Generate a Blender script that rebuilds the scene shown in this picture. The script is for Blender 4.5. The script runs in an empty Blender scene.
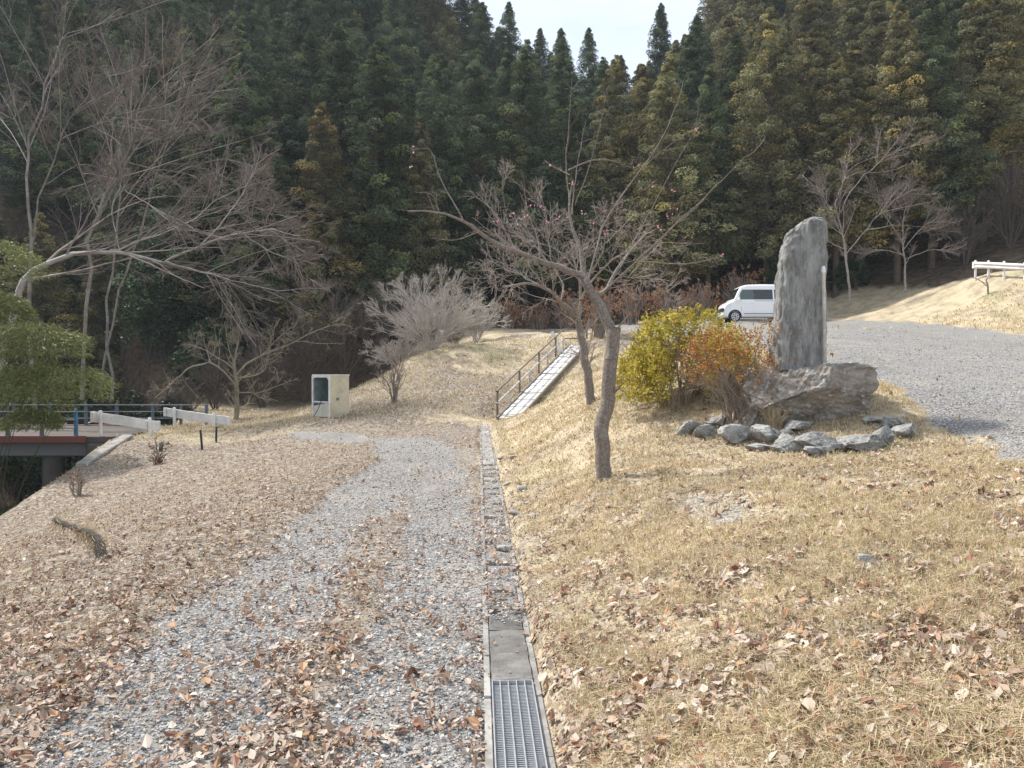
import bpy, math, random
import numpy as np
from mathutils import Vector

rng = np.random.default_rng(11)
random.seed(5)
SC = bpy.context.scene
COL = SC.collection
R = math.radians

# ------------------------------------------------------------------ camera model
F = 768.0
CAMZ = 1.6
PITCH = math.atan(12.0 / F)          # camera looks down by this much; eye level is image row 372


def P(px, py, d):
    """world point seen at pixel (px,py) whose world depth (y) is d"""
    x = (px - 512.0) / F
    z = -(py - 384.0) / F
    c, s = math.cos(-PITCH), math.sin(-PITCH)
    y2, z2 = c - s * z, s + c * z
    k = d / y2
    return np.array((x * k, d, CAMZ + z2 * k))


# ------------------------------------------------------------------ noise
def _h(ix, iy, iz, seed):
    n = (ix * 374761393 + iy * 668265263 + iz * 2147483647 + seed * 974711) & 0xFFFFFFFF
    n = ((n ^ (n >> 13)) * 1274126177) & 0xFFFFFFFF
    n = n ^ (n >> 16)
    return (n & 0xFFFF) / 65535.0


def vnoise(x, y, z=0.0, seed=0):
    x, y, z = np.broadcast_arrays(np.asarray(x, float), np.asarray(y, float), np.asarray(z, float))
    fx, fy, fz = np.floor(x), np.floor(y), np.floor(z)
    ix, iy, iz = fx.astype(np.int64), fy.astype(np.int64), fz.astype(np.int64)
    u, v, w = x - fx, y - fy, z - fz
    u, v, w = u * u * (3 - 2 * u), v * v * (3 - 2 * v), w * w * (3 - 2 * w)
    r = 0
    for a in (0, 1):
        for b in (0, 1):
            for c in (0, 1):
                r = r + _h(ix + a, iy + b, iz + c, seed) * (u if a else 1 - u) * (v if b else 1 - v) * (w if c else 1 - w)
    return r


def fbm(x, y, z=0.0, seed=0, o=4, g=0.5):
    s, a, t = 0, 1.0, 0
    for i in range(o):
        s = s + a * vnoise(np.asarray(x) * 2 ** i, np.asarray(y) * 2 ** i, np.asarray(z) * 2 ** i, seed + i * 7)
        t += a
        a *= g
    return s / t


def sstep(a, b, x):
    t = np.clip((np.asarray(x, float) - a) / (b - a), 0, 1)
    return t * t * (3 - 2 * t)


# ------------------------------------------------------------------ mesh helpers
class Acc:
    def __init__(self):
        self.v, self.f, self.t, self.n = [], [], [], 0

    def add(self, verts, faces, tint=None):
        verts = np.asarray(verts, np.float32).reshape(-1, 3)
        faces = np.asarray(faces, np.int64)
        self.v.append(verts)
        self.f.append(faces + self.n)
        if tint is None:
            tint = (1, 1, 1)
        tint = np.asarray(tint, np.float32)
        if tint.ndim == 1:
            tint = np.broadcast_to(tint, (len(verts), 3))
        self.t.append(tint)
        self.n += len(verts)
        return self

    def mesh(self, name, smooth=False):
        me = bpy.data.meshes.new(name)
        V = np.concatenate(self.v)
        T = np.concatenate(self.t)
        me.vertices.add(len(V))
        me.vertices.foreach_set('co', V.ravel())
        loops = np.concatenate([f.ravel() for f in self.f]).astype(np.int32)
        sizes = np.concatenate([np.full(len(f), f.shape[1], np.int32) for f in self.f])
        starts = np.concatenate(([0], np.cumsum(sizes)[:-1])).astype(np.int32)
        me.loops.add(len(loops))
        me.loops.foreach_set('vertex_index', loops)
        me.polygons.add(len(sizes))
        me.polygons.foreach_set('loop_start', starts)
        me.polygons.foreach_set('loop_total', sizes)
        me.polygons.foreach_set('use_smooth', np.full(len(sizes), smooth, bool))
        ca = me.color_attributes.new('tint', 'FLOAT_COLOR', 'POINT')
        ca.data.foreach_set('color', np.concatenate([T, np.ones((len(T), 1), np.float32)], 1).ravel())
        me.update(calc_edges=True)
        me.validate()
        return me


def tag(o, label=None, cat=None, group=None, kind=None):
    if label:
        o['label'] = label
    if cat:
        o['category'] = cat
    if group:
        o['group'] = group
    if kind:
        o['kind'] = kind
    return o


def link(name, me, mat, parent=None, loc=None):
    o = bpy.data.objects.new(name, me)
    if mat is not None:
        if not me.materials:
            me.materials.append(mat)
    COL.objects.link(o)
    if parent is not None:
        o.parent = parent
    if loc is not None:
        o.location = loc
    return o


def build(name, acc, mat, parent=None, smooth=False, loc=None):
    return link(name, acc.mesh(name, smooth), mat, parent, loc)


def empty(name, loc=(0, 0, 0), rz=0.0):
    o = bpy.data.objects.new(name, None)
    COL.objects.link(o)
    o.location = tuple(float(c) for c in loc)
    o.rotation_euler = (0, 0, rz)
    o.empty_display_size = 0.2
    return o


def box(c, s, rot=None):
    """chamfered box centred c with size s; rot 3x3"""
    hx, hy, hz = s[0] / 2, s[1] / 2, s[2] / 2
    b = min(hx, hy, hz) * 0.16
    vs = []
    idx = {}
    for sx in (-1, 1):
        for sy in (-1, 1):
            for sz in (-1, 1):
                for ax in range(3):
                    p = [sx * (hx - b), sy * (hy - b), sz * (hz - b)]
                    p[ax] += (sx, sy, sz)[ax] * b
                    idx[(sx, sy, sz, ax)] = len(vs)
                    vs.append(p)
    q, t = [], []
    for ax in range(3):
        o = [a for a in range(3) if a != ax]
        for s_ in (-1, 1):
            loop = []
            for (a, c_) in ((-1, -1), (1, -1), (1, 1), (-1, 1)):
                k = [0, 0, 0]
                k[ax] = s_
                k[o[0]] = a
                k[o[1]] = c_
                loop.append(idx[(*k, ax)])
            if (s_ > 0) == (ax == 1):
                loop = loop[::-1]
            q.append(loop)
    for ax in range(3):
        o = [a for a in range(3) if a != ax]
        for a in (-1, 1):
            for c_ in (-1, 1):
                def kk(s_, f):
                    k = [0, 0, 0]
                    k[ax] = s_
                    k[o[0]] = a
                    k[o[1]] = c_
                    return idx[(*k, f)]
                q.append([kk(-1, o[0]), kk(1, o[0]), kk(1, o[1]), kk(-1, o[1])])
    for sx in (-1, 1):
        for sy in (-1, 1):
            for sz in (-1, 1):
                t.append([idx[(sx, sy, sz, 0)], idx[(sx, sy, sz, 1)], idx[(sx, sy, sz, 2)]])
    V = np.array(vs, float)
    if rot is not None:
        V = V @ np.asarray(rot).T
    return V + np.asarray(c, float), np.array(q), np.array(t)


def addbox(acc, c, s, rot=None, tint=None):
    V, q, t = box(c, s, rot)
    n0 = acc.n
    acc.add(V, q, tint)
    acc.f.append(t + n0)
    return acc


def rotz(a):
    c, s = math.cos(a), math.sin(a)
    return np.array(((c, -s, 0), (s, c, 0), (0, 0, 1)))


def beam_rot(a, b):
    """rotation whose local x runs a->b, local z stays as upright as it can"""
    d = np.asarray(b, float) - np.asarray(a, float)
    L = np.linalg.norm(d)
    d /= L
    y = np.cross((0, 0, 1), d)
    if np.linalg.norm(y) < 1e-5:
        y = np.array((0, 1.0, 0))
    y /= np.linalg.norm(y)
    z = np.cross(d, y)
    return np.stack([d, y, z], 1), L


def beam(acc, a, b, w, h, tint=None):
    r, L = beam_rot(a, b)
    return addbox(acc, (np.asarray(a) + np.asarray(b)) / 2, (L, w, h), r, tint)


def nrm(a):
    return a / np.maximum(np.linalg.norm(a, axis=-1, keepdims=True), 1e-9)


def tubes(Pn, Rn, sides=4, cap=False):
    N, n = Pn.shape[:2]
    T = np.empty_like(Pn)
    T[:, 1:-1] = Pn[:, 2:] - Pn[:, :-2]
    T[:, 0] = Pn[:, 1] - Pn[:, 0]
    T[:, -1] = Pn[:, -1] - Pn[:, -2]
    T = nrm(T)
    t0 = T.mean(1)
    a = np.where(np.abs(t0[:, 2:3]) > 0.8, np.array([[1.0, 0.13, 0]]), np.array([[0.1, 0.05, 1.0]]))
    ref = nrm(np.cross(t0, a))[:, None, :]
    U = nrm(ref - (ref * T).sum(-1, keepdims=True) * T)
    W = np.cross(T, U)
    th = np.arange(sides) * 2 * math.pi / sides
    V = Pn[:, :, None] + Rn[:, :, None, None] * (np.cos(th)[None, None, :, None] * U[:, :, None] + np.sin(th)[None, None, :, None] * W[:, :, None])
    base = (np.arange(N) * n * sides)[:, None, None]
    i = np.arange(n - 1)[None, :, None] * sides
    j = np.arange(sides)[None, None, :]
    j2 = (j + 1) % sides
    Fq = np.stack([base + i + j, base + i + j2, base + i + sides + j2, base + i + sides + j], -1).reshape(-1, 4)
    return V.reshape(-1, 3), Fq


def addtubes(acc, Pn, Rn, sides=4, tint=None):
    V, Fq = tubes(Pn, Rn, sides)
    if tint is not None and np.ndim(tint) == 2:      # per polyline
        tint = np.repeat(tint, Pn.shape[1] * sides, 0)
    acc.add(V, Fq, tint)


def spline(pts, n):
    pts = np.asarray(pts, float)
    k = len(pts)
    t = np.linspace(0, k - 1, n)
    i = np.clip(t.astype(int), 0, k - 2)
    u = (t - i)[:, None]
    p0, p1, p2, p3 = pts[np.clip(i - 1, 0, k - 1)], pts[i], pts[i + 1], pts[np.clip(i + 2, 0, k - 1)]
    return 0.5 * ((2 * p1) + (-p0 + p2) * u + (2 * p0 - 5 * p1 + 4 * p2 - p3) * u ** 2 + (-p0 + 3 * p1 - 3 * p2 + p3) * u ** 3)


def spawn(Pp, Rp, k, t0=0.2, t1=1.0, L=(0.4, 0.7), ang=(25, 60), up=0.15, curl=0.0, wob=0.12, n=6, rs=0.6, rtip=0.003, absL=False, r=None):
    """k children on each polyline"""
    r = r or rng
    N, m = Pp.shape[:2]
    par = np.repeat(np.arange(N), k)
    M = len(par)
    t = r.uniform(t0, t1, M)
    ft = t * (m - 1)
    i = np.clip(ft.astype(int), 0, m - 2)
    u = (ft - i)[:, None]
    A, B = Pp[par, i], Pp[par, i + 1]
    b0 = A * (1 - u) + B * u
    T = nrm(B - A)
    rad = Rp[par, i] * (1 - u[:, 0]) + Rp[par, i + 1] * u[:, 0]
    q = r.normal(size=(M, 3))
    q = nrm(q - (q * T).sum(1, keepdims=True) * T)
    a = np.radians(r.uniform(ang[0], ang[1], M))[:, None]
    D = np.cos(a) * T + np.sin(a) * q
    D[:, 2] += up
    D = nrm(D)
    if absL:
        Ls = r.uniform(L[0], L[1], M)
    else:
        pl = np.linalg.norm(np.diff(Pp, axis=1), axis=2).sum(1)
        Ls = pl[par] * r.uniform(L[0], L[1], M) * (1 - 0.55 * t)
    st = r.normal(size=(M, n - 1, 3)) * wob
    st = np.cumsum(st, 1)
    dirs = D[:, None] + st
    dirs[:, :, 2] += curl * np.arange(n - 1)[None] / (n - 1)
    dirs = nrm(dirs) * (Ls / (n - 1))[:, None, None]
    Q = np.concatenate([b0[:, None], b0[:, None] + np.cumsum(dirs, 1)], 1)
    r0 = np.maximum(rad * rs, rtip)
    RR = r0[:, None] * (1 - np.linspace(0, 1, n)[None]) + rtip * np.linspace(0, 1, n)[None]
    return Q, RR


def quads_at(pos, ax, side, ln, wd, fold=None):
    """diamond/leaf quads: pos (N,3) base, ax direction, side direction"""
    ln = np.asarray(ln).reshape(-1, 1)
    wd = np.asarray(wd).reshape(-1, 1)
    a = pos
    b = pos + ax * ln * 0.45 + side * wd
    c = pos + ax * ln
    d = pos + ax * ln * 0.45 - side * wd
    V = np.stack([a, b, c, d], 1).reshape(-1, 3)
    return V, np.arange(len(pos) * 4).reshape(-1, 4)


def rdir(n, r=None):
    return nrm((r or rng).normal(size=(n, 3)))


# ------------------------------------------------------------------ materials
def mat(name, base, rough=0.8, noise=None, attr=True, bump=None, metal=0.0, spec=0.3, trans=0.0, coat=0.0, objrand=0.0, noise2=None):
    """base colour (linear) x tint attribute, mixed with noise=(scale, colour, amount) in object space"""
    m = bpy.data.materials.new(name)
    m.use_nodes = True
    nt = m.node_tree
    N, Lk = nt.nodes, nt.links
    bs = N['Principled BSDF']
    bs.inputs['Roughness'].default_value = rough
    bs.inputs['Metallic'].default_value = metal
    bs.inputs['Specular IOR Level'].default_value = spec
    bs.inputs['Coat Weight'].default_value = coat
    rgb = N.new('ShaderNodeRGB')
    rgb.outputs[0].default_value = (*base, 1)
    cur = rgb.outputs[0]
    tc = N.new('ShaderNodeTexCoord')
    for nz in (noise, noise2):
        if nz is None:
            continue
        tx = N.new('ShaderNodeTexNoise')
        tx.inputs['Scale'].default_value = nz[0]
        tx.inputs['Detail'].default_value = 6
        tx.inputs['Roughness'].default_value = 0.65
        Lk.new(tc.outputs['Object'], tx.inputs['Vector'])
        rp = N.new('ShaderNodeMapRange')
        rp.inputs[1].default_value = nz[3] if len(nz) > 3 else 0.4
        rp.inputs[2].default_value = nz[4] if len(nz) > 4 else 0.62
        rp.inputs[4].default_value = nz[2]
        Lk.new(tx.outputs[0], rp.inputs[0])
        mx = N.new('ShaderNodeMix')
        mx.data_type = 'RGBA'
        Lk.new(rp.outputs[0], mx.inputs[0])
        Lk.new(cur, mx.inputs[6])
        mx.inputs[7].default_value = (*nz[1], 1)
        cur = mx.outputs[2]
    if attr:
        at = N.new('ShaderNodeAttribute')
        at.attribute_name = 'tint'
        mx = N.new('ShaderNodeMix')
        mx.data_type = 'RGBA'
        mx.blend_type = 'MULTIPLY'
        mx.inputs[0].default_value = 1
        Lk.new(cur, mx.inputs[6])
        Lk.new(at.outputs['Color'], mx.inputs[7])
        cur = mx.outputs[2]
    if objrand:
        oi = N.new('ShaderNodeObjectInfo')
        hs = N.new('ShaderNodeHueSaturation')
        m1 = N.new('ShaderNodeMapRange')
        m1.inputs[3].default_value = 1 - objrand
        m1.inputs[4].default_value = 1 + objrand
        Lk.new(oi.outputs['Random'], m1.inputs[0])
        Lk.new(m1.outputs[0], hs.inputs['Value'])
        m2 = N.new('ShaderNodeMapRange')
        m2.inputs[3].default_value = 0.5 + 0.012
        m2.inputs[4].default_value = 0.5 - 0.004
        m3 = N.new('ShaderNodeMath')
        m3.operation = 'FRACT'
        m4 = N.new('ShaderNodeMath')
        m4.operation = 'MULTIPLY'
        m4.inputs[1].default_value = 7.31
        Lk.new(oi.outputs['Random'], m4.inputs[0])
        Lk.new(m4.outputs[0], m3.inputs[0])
        Lk.new(m3.outputs[0], m2.inputs[0])
        Lk.new(m2.outputs[0], hs.inputs['Hue'])
        Lk.new(cur, hs.inputs['Color'])
        cur = hs.outputs[0]
    Lk.new(cur, bs.inputs['Base Color'])
    if bump:
        tx = N.new('ShaderNodeTexNoise')
        tx.inputs['Scale'].default_value = bump[0]
        tx.inputs['Detail'].default_value = 8
        tx.inputs['Roughness'].default_value = 0.7
        Lk.new(tc.outputs['Object'], tx.inputs['Vector'])
        bp = N.new('ShaderNodeBump')
        bp.inputs['Strength'].default_value = bump[1]
        bp.inputs['Distance'].default_value = bump[2]
        Lk.new(tx.outputs[0], bp.inputs['Height'])
        Lk.new(bp.outputs[0], bs.inputs['Normal'])
    if trans:
        tr = N.new('ShaderNodeBsdfTranslucent')
        Lk.new(cur, tr.inputs['Color'])
        ms = N.new('ShaderNodeMixShader')
        ms.inputs[0].default_value = trans
        Lk.new(bs.outputs[0], ms.inputs[1])
        Lk.new(tr.outputs[0], ms.inputs[2])
        Lk.new(ms.outputs[0], N['Material Output'].inputs['Surface'])
    return m


M = {}
M['straw'] = mat('dry_grass', (0.60, 0.50, 0.325), 0.75, trans=0.3)
M['leaf'] = mat('fallen_leaf', (0.44, 0.35, 0.275), 0.6, trans=0.12)
M['stone'] = mat('gravel_stone', (0.315, 0.312, 0.305), 0.85)
M['cedar'] = mat('cedar_foliage', (0.100, 0.132, 0.074), 0.7, trans=0.15, objrand=0.22, spec=0.15)
M['cedar_brown'] = mat('budding_cedar_foliage', (0.182, 0.174, 0.092), 0.7, trans=0.15, objrand=0.2, spec=0.15)
M['ever'] = mat('evergreen_leaf', (0.040, 0.062, 0.030), 0.55, trans=0.12, objrand=0.2)
M['bamboo'] = mat('bamboo_leaf', (0.205, 0.225, 0.085), 0.5, trans=0.3)
M['culm'] = mat('bamboo_culm', (0.07, 0.075, 0.035), 0.5)
M['yellow'] = mat('yellow_shrub_leaf', (0.52, 0.43, 0.075), 0.55, trans=0.3)
M['rust'] = mat('rust_shrub_leaf', (0.40, 0.185, 0.065), 0.6, trans=0.25)
M['brownleaf'] = mat('withered_leaf', (0.30, 0.16, 0.09), 0.7, trans=0.2)
M['cedar_bark'] = mat('cedar_bark', (0.13, 0.10, 0.075), 0.9, noise=(6, (0.06, 0.05, 0.04), 0.7), bump=(12, 0.5, 0.05))
M['bark'] = mat('plum_bark', (0.30, 0.26, 0.22), 0.9, noise=(60, (0.10, 0.08, 0.07), 0.8), bump=(45, 0.9, 0.02), noise2=(9, (0.42, 0.41, 0.37), 0.6, 0.55, 0.68))
M['twig'] = mat('bare_twig', (0.26, 0.215, 0.18), 0.85)
M['pale_twig'] = mat('pale_twig', (0.47, 0.43, 0.39), 0.85)
M['plum_twig'] = mat('plum_twig', (0.34, 0.29, 0.255), 0.85)
M['grey_bark'] = mat('grey_bark', (0.33, 0.31, 0.28), 0.9, noise=(8, (0.16, 0.14, 0.12), 0.8))
M['dark_twig'] = mat('dark_twig', (0.125, 0.105, 0.09), 0.9)
M['lichen'] = mat('lichen_bark', (0.30, 0.28, 0.20), 0.9, noise=(4, (0.17, 0.14, 0.11), 0.8))
M['petal'] = mat('blossom_petal', (0.75, 0.30, 0.36), 0.6, trans=0.25)
M['rock'] = mat('ring_rock', (0.42, 0.42, 0.40), 0.88, noise=(7, (0.09, 0.088, 0.082), 0.9), bump=(16, 0.9, 0.05), noise2=(14, (0.62, 0.62, 0.60), 0.85, 0.53, 0.66), objrand=0.2)
M['boulder'] = mat('boulder_rock', (0.44, 0.40, 0.35), 0.88, noise=(4.5, (0.17, 0.14, 0.11), 0.85), bump=(9, 1.0, 0.09), noise2=(9, (0.66, 0.65, 0.62), 0.9, 0.54, 0.66))
M['concrete'] = mat('weathered_concrete', (0.36, 0.35, 0.33), 0.9, noise=(5, (0.19, 0.18, 0.165), 0.85), bump=(60, 0.4, 0.01), noise2=(38, (0.14, 0.13, 0.12), 0.6, 0.55, 0.68))
M['concrete_dark'] = mat('shaded_concrete', (0.13, 0.125, 0.115), 0.9, noise=(1.5, (0.09, 0.085, 0.075), 0.8), bump=(30, 0.4, 0.02))  # abutment and piers: shade under the bridge put into the darker base colour
M['galv'] = mat('galvanised_steel', (0.62, 0.64, 0.66), 0.42, metal=0.75, noise=(30, (0.42, 0.43, 0.44), 0.5))
M['white'] = mat('white_paint', (0.78, 0.78, 0.76), 0.45, noise=(2.2, (0.52, 0.50, 0.46), 0.6), noise2=(14, (0.30, 0.25, 0.2), 0.4, 0.62, 0.72))
M['white_van'] = mat('van_paint', (0.82, 0.83, 0.84), 0.25, coat=0.6, spec=0.5)
M['black'] = mat('black_plastic', (0.025, 0.025, 0.028), 0.5)
M['tyre'] = mat('tyre_rubber', (0.02, 0.02, 0.02), 0.85)
M['glass'] = mat('dark_glass', (0.02, 0.026, 0.028), 0.06, spec=0.8)
M['glass_clear'] = mat('tinted_glass', (0.07, 0.10, 0.09), 0.06, spec=0.8)
M['lamp'] = mat('lamp_lens', (0.55, 0.57, 0.6), 0.15, spec=0.8)
M['alloy'] = mat('wheel_alloy', (0.5, 0.5, 0.52), 0.35, metal=0.7)
M['cream'] = mat('cream_panel', (0.62, 0.57, 0.42), 0.6, noise=(3, (0.42, 0.37, 0.26), 0.7))
M['cream_white'] = mat('pale_panel', (0.66, 0.66, 0.58), 0.55, noise=(3, (0.48, 0.46, 0.36), 0.6))
M['teal'] = mat('locker_lining', (0.26, 0.34, 0.35), 0.7, noise=(2, (0.10, 0.13, 0.13), 0.6))
M['wood'] = mat('weathered_wood', (0.24, 0.20, 0.16), 0.9, noise=(9, (0.12, 0.10, 0.08), 0.8))
M['palewood'] = mat('whitened_wood', (0.60, 0.58, 0.53), 0.85, noise=(7, (0.36, 0.33, 0.28), 0.8))
M['plank'] = mat('pale_plank', (0.66, 0.65, 0.62), 0.85, noise=(6, (0.42, 0.40, 0.37), 0.8))
M['blue'] = mat('faded_blue_paint', (0.13, 0.17, 0.22), 0.6, noise=(4, (0.10, 0.13, 0.17), 0.8))
M['brightblue'] = mat('blue_paint', (0.05, 0.19, 0.34), 0.5)
M['red'] = mat('faded_red_paint', (0.22, 0.075, 0.065), 0.7, noise=(3, (0.16, 0.09, 0.07), 0.8))
M['steel'] = mat('dull_steel', (0.20, 0.21, 0.22), 0.6, metal=0.3)
M['asphalt'] = mat('bridge_asphalt', (0.085, 0.08, 0.078), 0.9, noise=(1.2, (0.15, 0.12, 0.10), 0.8))


# ------------------------------------------------------------------ terrain
ctrl = []


def cp(px, py, d):
    p = P(px, py, d)
    ctrl.append((p[0], p[1], p[2]))


def cw(x, y, z):
    ctrl.append((x, y, z))


def DX(y):
    return 0.17 - 0.043 * np.asarray(y, float)


# flat track
for y in (-25, -12, -3, 1, 3, 5, 8, 11.4, 15, 19, 23):
    cw(float(DX(y)), y, 0.0)
    cw(-1.6 + float(DX(y)) * 0.5, y, 0.0)
for y in (-12, 1, 5, 9, 14, 19, 23):
    cw(-3.0, y, -0.08)
for y, z in ((-12, -0.9), (2, -0.8), (8, -0.75), (13, -0.75), (18, -0.6)):
    cw(-6.5, y, z)
for y, z in ((-10, -1.7), (8, -1.7), (12, -1.6)):
    cw(-10.2, y, z)
cp(0, 522, 15.6); cp(80, 466, 21); cp(127, 439, 24.4)
cw(-12.4, 27.5, -0.5); cw(-10.8, 25, -0.46); cw(-10.5, 29, -0.42)
cp(235, 421, 31); cp(180, 437, 26); cp(215, 445, 23); cp(270, 440, 22)
cp(329, 416, 26); cp(300, 425, 24.5); cp(250, 412, 34)
cw(-9, 38, -0.4); cw(-6, 36, 0.0)
# back bank left of the stairs
cp(362, 412, 26.5); cp(395, 403, 27.6); cp(380, 384, 30.5); cp(420, 405, 26); cp(450, 402, 26.5)
cp(430, 380, 30); cp(470, 380, 29.5); cp(430, 352, 35); cp(470, 345, 36); cp(400, 365, 33.5)
cp(520, 334, 39); cp(450, 335, 41); cp(560, 331, 41); cp(480, 419, 24.6); cp(509, 419, 25)
cp(545, 382, 29); cp(579, 346, 33.1); cp(500, 372, 31)
# bank on the right of the track
for y in (1, 3, 6, 9, 14, 19):
    cw(float(DX(y)) + 0.26, y, 0.02)

cp(605, 482, 8.0); cp(590, 404, 14.0); cp(540, 430, 15); cp(550, 401, 20); cp(560, 382, 26)
cw(1.49, 2.2, 0.48); cw(1.3, -4, 0.45); cw(3.4, -4, 0.85); cw(3.0, 3.2, 0.74); cw(1.3, 5, 0.48); cw(2.2, 5.5, 0.66)
cp(800, 456, 8.3); cp(685, 436, 9.7); cp(915, 432, 8.7); cp(640, 392, 12); cp(700, 410, 10.6)
cp(600, 371, 28); cp(620, 352, 31.5); cp(615, 372, 20); cp(620, 378, 16)


def park(x, y):
    return 0.378 + 0.095 * y


for x, y in ((3.8, 5.5), (4.7, 9.3), (5.2, 11), (5.6, 15), (6, 20), (6.5, 27), (8, 33), (10, 39), (9, 44), (16, 45), (12, 5), (9, 10), (9, 20), (14, 14), (14, 26),
             (15, 37), (18, 32), (22, 5), (22, 14), (10, -8), (25, -8)):
    cw(x, y, park(x, y) if y > 0 else 0.55)
# right slope with the upper road
BACK = [(1060, 341, 25), (1024, 335, 28), (980, 328, 32), (930, 323, 35), (900, 321, 37), (860, 320, 40), (830, 320, 43)]
for q_ in BACK:
    cp(*q_)
cp(1000, 278, 37); cp(975, 279, 38.5); cp(1050, 282, 35)
cw(27, 38, 6.3); cw(31, 36, 6.3); cw(24, 28, 4.8); cw(30, 28, 6.0); cw(34, 20, 6.2)
cp(900, 307, 40.5); cp(860, 312, 44); cp(930, 301, 39.5); cp(965, 290, 38.5); cp(1024, 310, 33)
# hills
for x, y, z in ((-30, 8, 1.5), (-45, 10, 9), (-30, 30, 2.0), (-26, 42, 2.0), (-45, 35, 11), (-60, 20, 17), (-35, 55, 13), (-20, 48, 4), (-12, 45, 1.6), (-8, 52, 5.5), (-15, 60, 12),
                (-40, 75, 34), (-15, 80, 27), (-70, 60, 42), (-60, 100, 62), (-20, 110, 46), (-110, 60, 60), (-100, 120, 80), (-110, -20, 50), (-60, -20, 18),
                (0, 50, 4.0), (0, 62, 9), (0, 80, 18), (0, 100, 26), (8, 60, 8), (10, 80, 16), (10, 100, 22), (20, 56, 9.5), (20, 75, 19), (24, 100, 33),
                (35, 48, 12), (40, 60, 22), (45, 80, 37), (50, 105, 50), (55, 35, 15), (70, 55, 28), (85, 100, 50), (120, 60, 52), (60, 5, 10), (110, 5, 35), (60, -20, 8),
                (0, 150, 34), (30, 150, 44), (-60, 160, 62), (100, 160, 75), (0, 240, 40), (150, 240, 110), (-150, 240, 110), (-160, 100, 105), (160, 100, 90),
                (0, -40, 0), (40, -40, 2), (-40, -40, 2)):
    cw(x, y, z)
ctrl = np.array(ctrl)


def tps_fit(c, lam=0.02):
    X = c[:, :2] / 10
    n = len(c)
    r2 = ((X[:, None] - X[None]) ** 2).sum(-1)
    K = 0.5 * r2 * np.log(r2 + 1e-12) + lam * np.eye(n) * 0.05
    Pm = np.concatenate([np.ones((n, 1)), X], 1)
    A = np.zeros((n + 3, n + 3))
    A[:n, :n] = K
    A[:n, n:] = Pm
    A[n:, :n] = Pm.T
    return np.linalg.solve(A, np.concatenate([c[:, 2], np.zeros(3)])), X


TW, TX = tps_fit(ctrl)


def tps(x, y):
    x = np.asarray(x, float) / 10
    y = np.asarray(y, float) / 10
    out = TW[-3] + TW[-2] * x + TW[-1] * y
    for i in range(len(TX)):
        r2 = (x - TX[i, 0]) ** 2 + (y - TX[i, 1]) ** 2
        out = out + TW[i] * 0.5 * r2 * np.log(r2 + 1e-12)
    return out


EY = np.array((-40, 8, 15.6, 21, 24.5, 30, 40, 50, 70))
EX = np.array((-10.0, -10.0, -10.6, -11.9, -12.7, -13.0, -16.5, -26.0, -60.0))


def edge_x(y):
    return np.interp(y, EY, EX)


def G0(x, y):
    x = np.asarray(x, float)
    y = np.asarray(y, float)
    z = tps(x, y)
    u = edge_x(y) - x
    ch = sstep(0.0, 2.2, u) * (1 - sstep(8.0, 14.0, u)) * (1 - sstep(55, 66, y))
    return z * (1 - ch) + (-5.2) * ch


def hit(px_, py_, f=None, d0=2.0, d1=60.0):
    """world ground point that pixel (px,py) looks at"""
    ds = np.geomspace(d0, d1, 700)
    q = np.array([P(px_, py_, d) for d in ds])
    below = q[:, 2] <= (f or G0)(q[:, 0], q[:, 1])
    i = int(np.argmax(below)) if below.any() else len(ds) - 1
    return q[i]


def rut(x, y, pts, w):
    """distance-based gravel rut mask"""
    d = np.full(np.shape(x), 1e9)
    for (a, b) in zip(pts[:-1], pts[1:]):
        ax, ay = a
        bx, by = b
        L2 = (bx - ax) ** 2 + (by - ay) ** 2
        t = np.clip(((x - ax) * (bx - ax) + (y - ay) * (by - ay)) / L2, 0, 1)
        d = np.minimum(d, np.hypot(x - ax - t * (bx - ax), y - ay - t * (by - ay)))
    return d


def flat(px, py):
    p = P(px, py, 1.0)
    k = 1.6 / (1.6 - p[2])
    return (p[0] * k, k)


RL = [(-1.3, -3)] + [flat(*q) for q in ((120, 740), (235, 625), (310, 545), (372, 485), (402, 455), (392, 438), (345, 430), (300, 426))]
RR_ = [(-0.2, -3)] + [flat(*q) for q in ((420, 768), (425, 660), (437, 560), (443, 490), (440, 455), (415, 437), (345, 428))]
PARK = np.array(((3.3, -8), (3.5, 3.5), *[tuple(hit(*q)[:2]) for q in ((1024, 470), (975, 440), (925, 412), (896, 397), (872, 386))], (5.9, 16), (6.2, 21), (6.6, 29), (5.4, 35), (3.4, 39), (5.0, 43.5), (12, 45.5), (16, 45.5), *[tuple(P(*q)[:2]) for q in BACK[::-1]], (19.5, 20), (28, 10), (30, -8)))


def inpoly(x, y, poly):
    x = np.asarray(x, float)
    y = np.asarray(y, float)
    c = np.zeros(x.shape, bool)
    dd = np.full(x.shape, 1e9)
    n = len(poly)
    for i in range(n):
        ax, ay = poly[i]
        bx, by = poly[(i + 1) % n]
        c ^= ((ay > y) != (by > y)) & (x < (bx - ax) * (y - ay) / (by - ay + 1e-12) + ax)
        L2 = (bx - ax) ** 2 + (by - ay) ** 2
        t = np.clip(((x - ax) * (bx - ax) + (y - ay) * (by - ay)) / L2, 0, 1)
        dd = np.minimum(dd, np.hypot(x - ax - t * (bx - ax), y - ay - t * (by - ay)))
    return np.where(c, dd, -dd)


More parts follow.
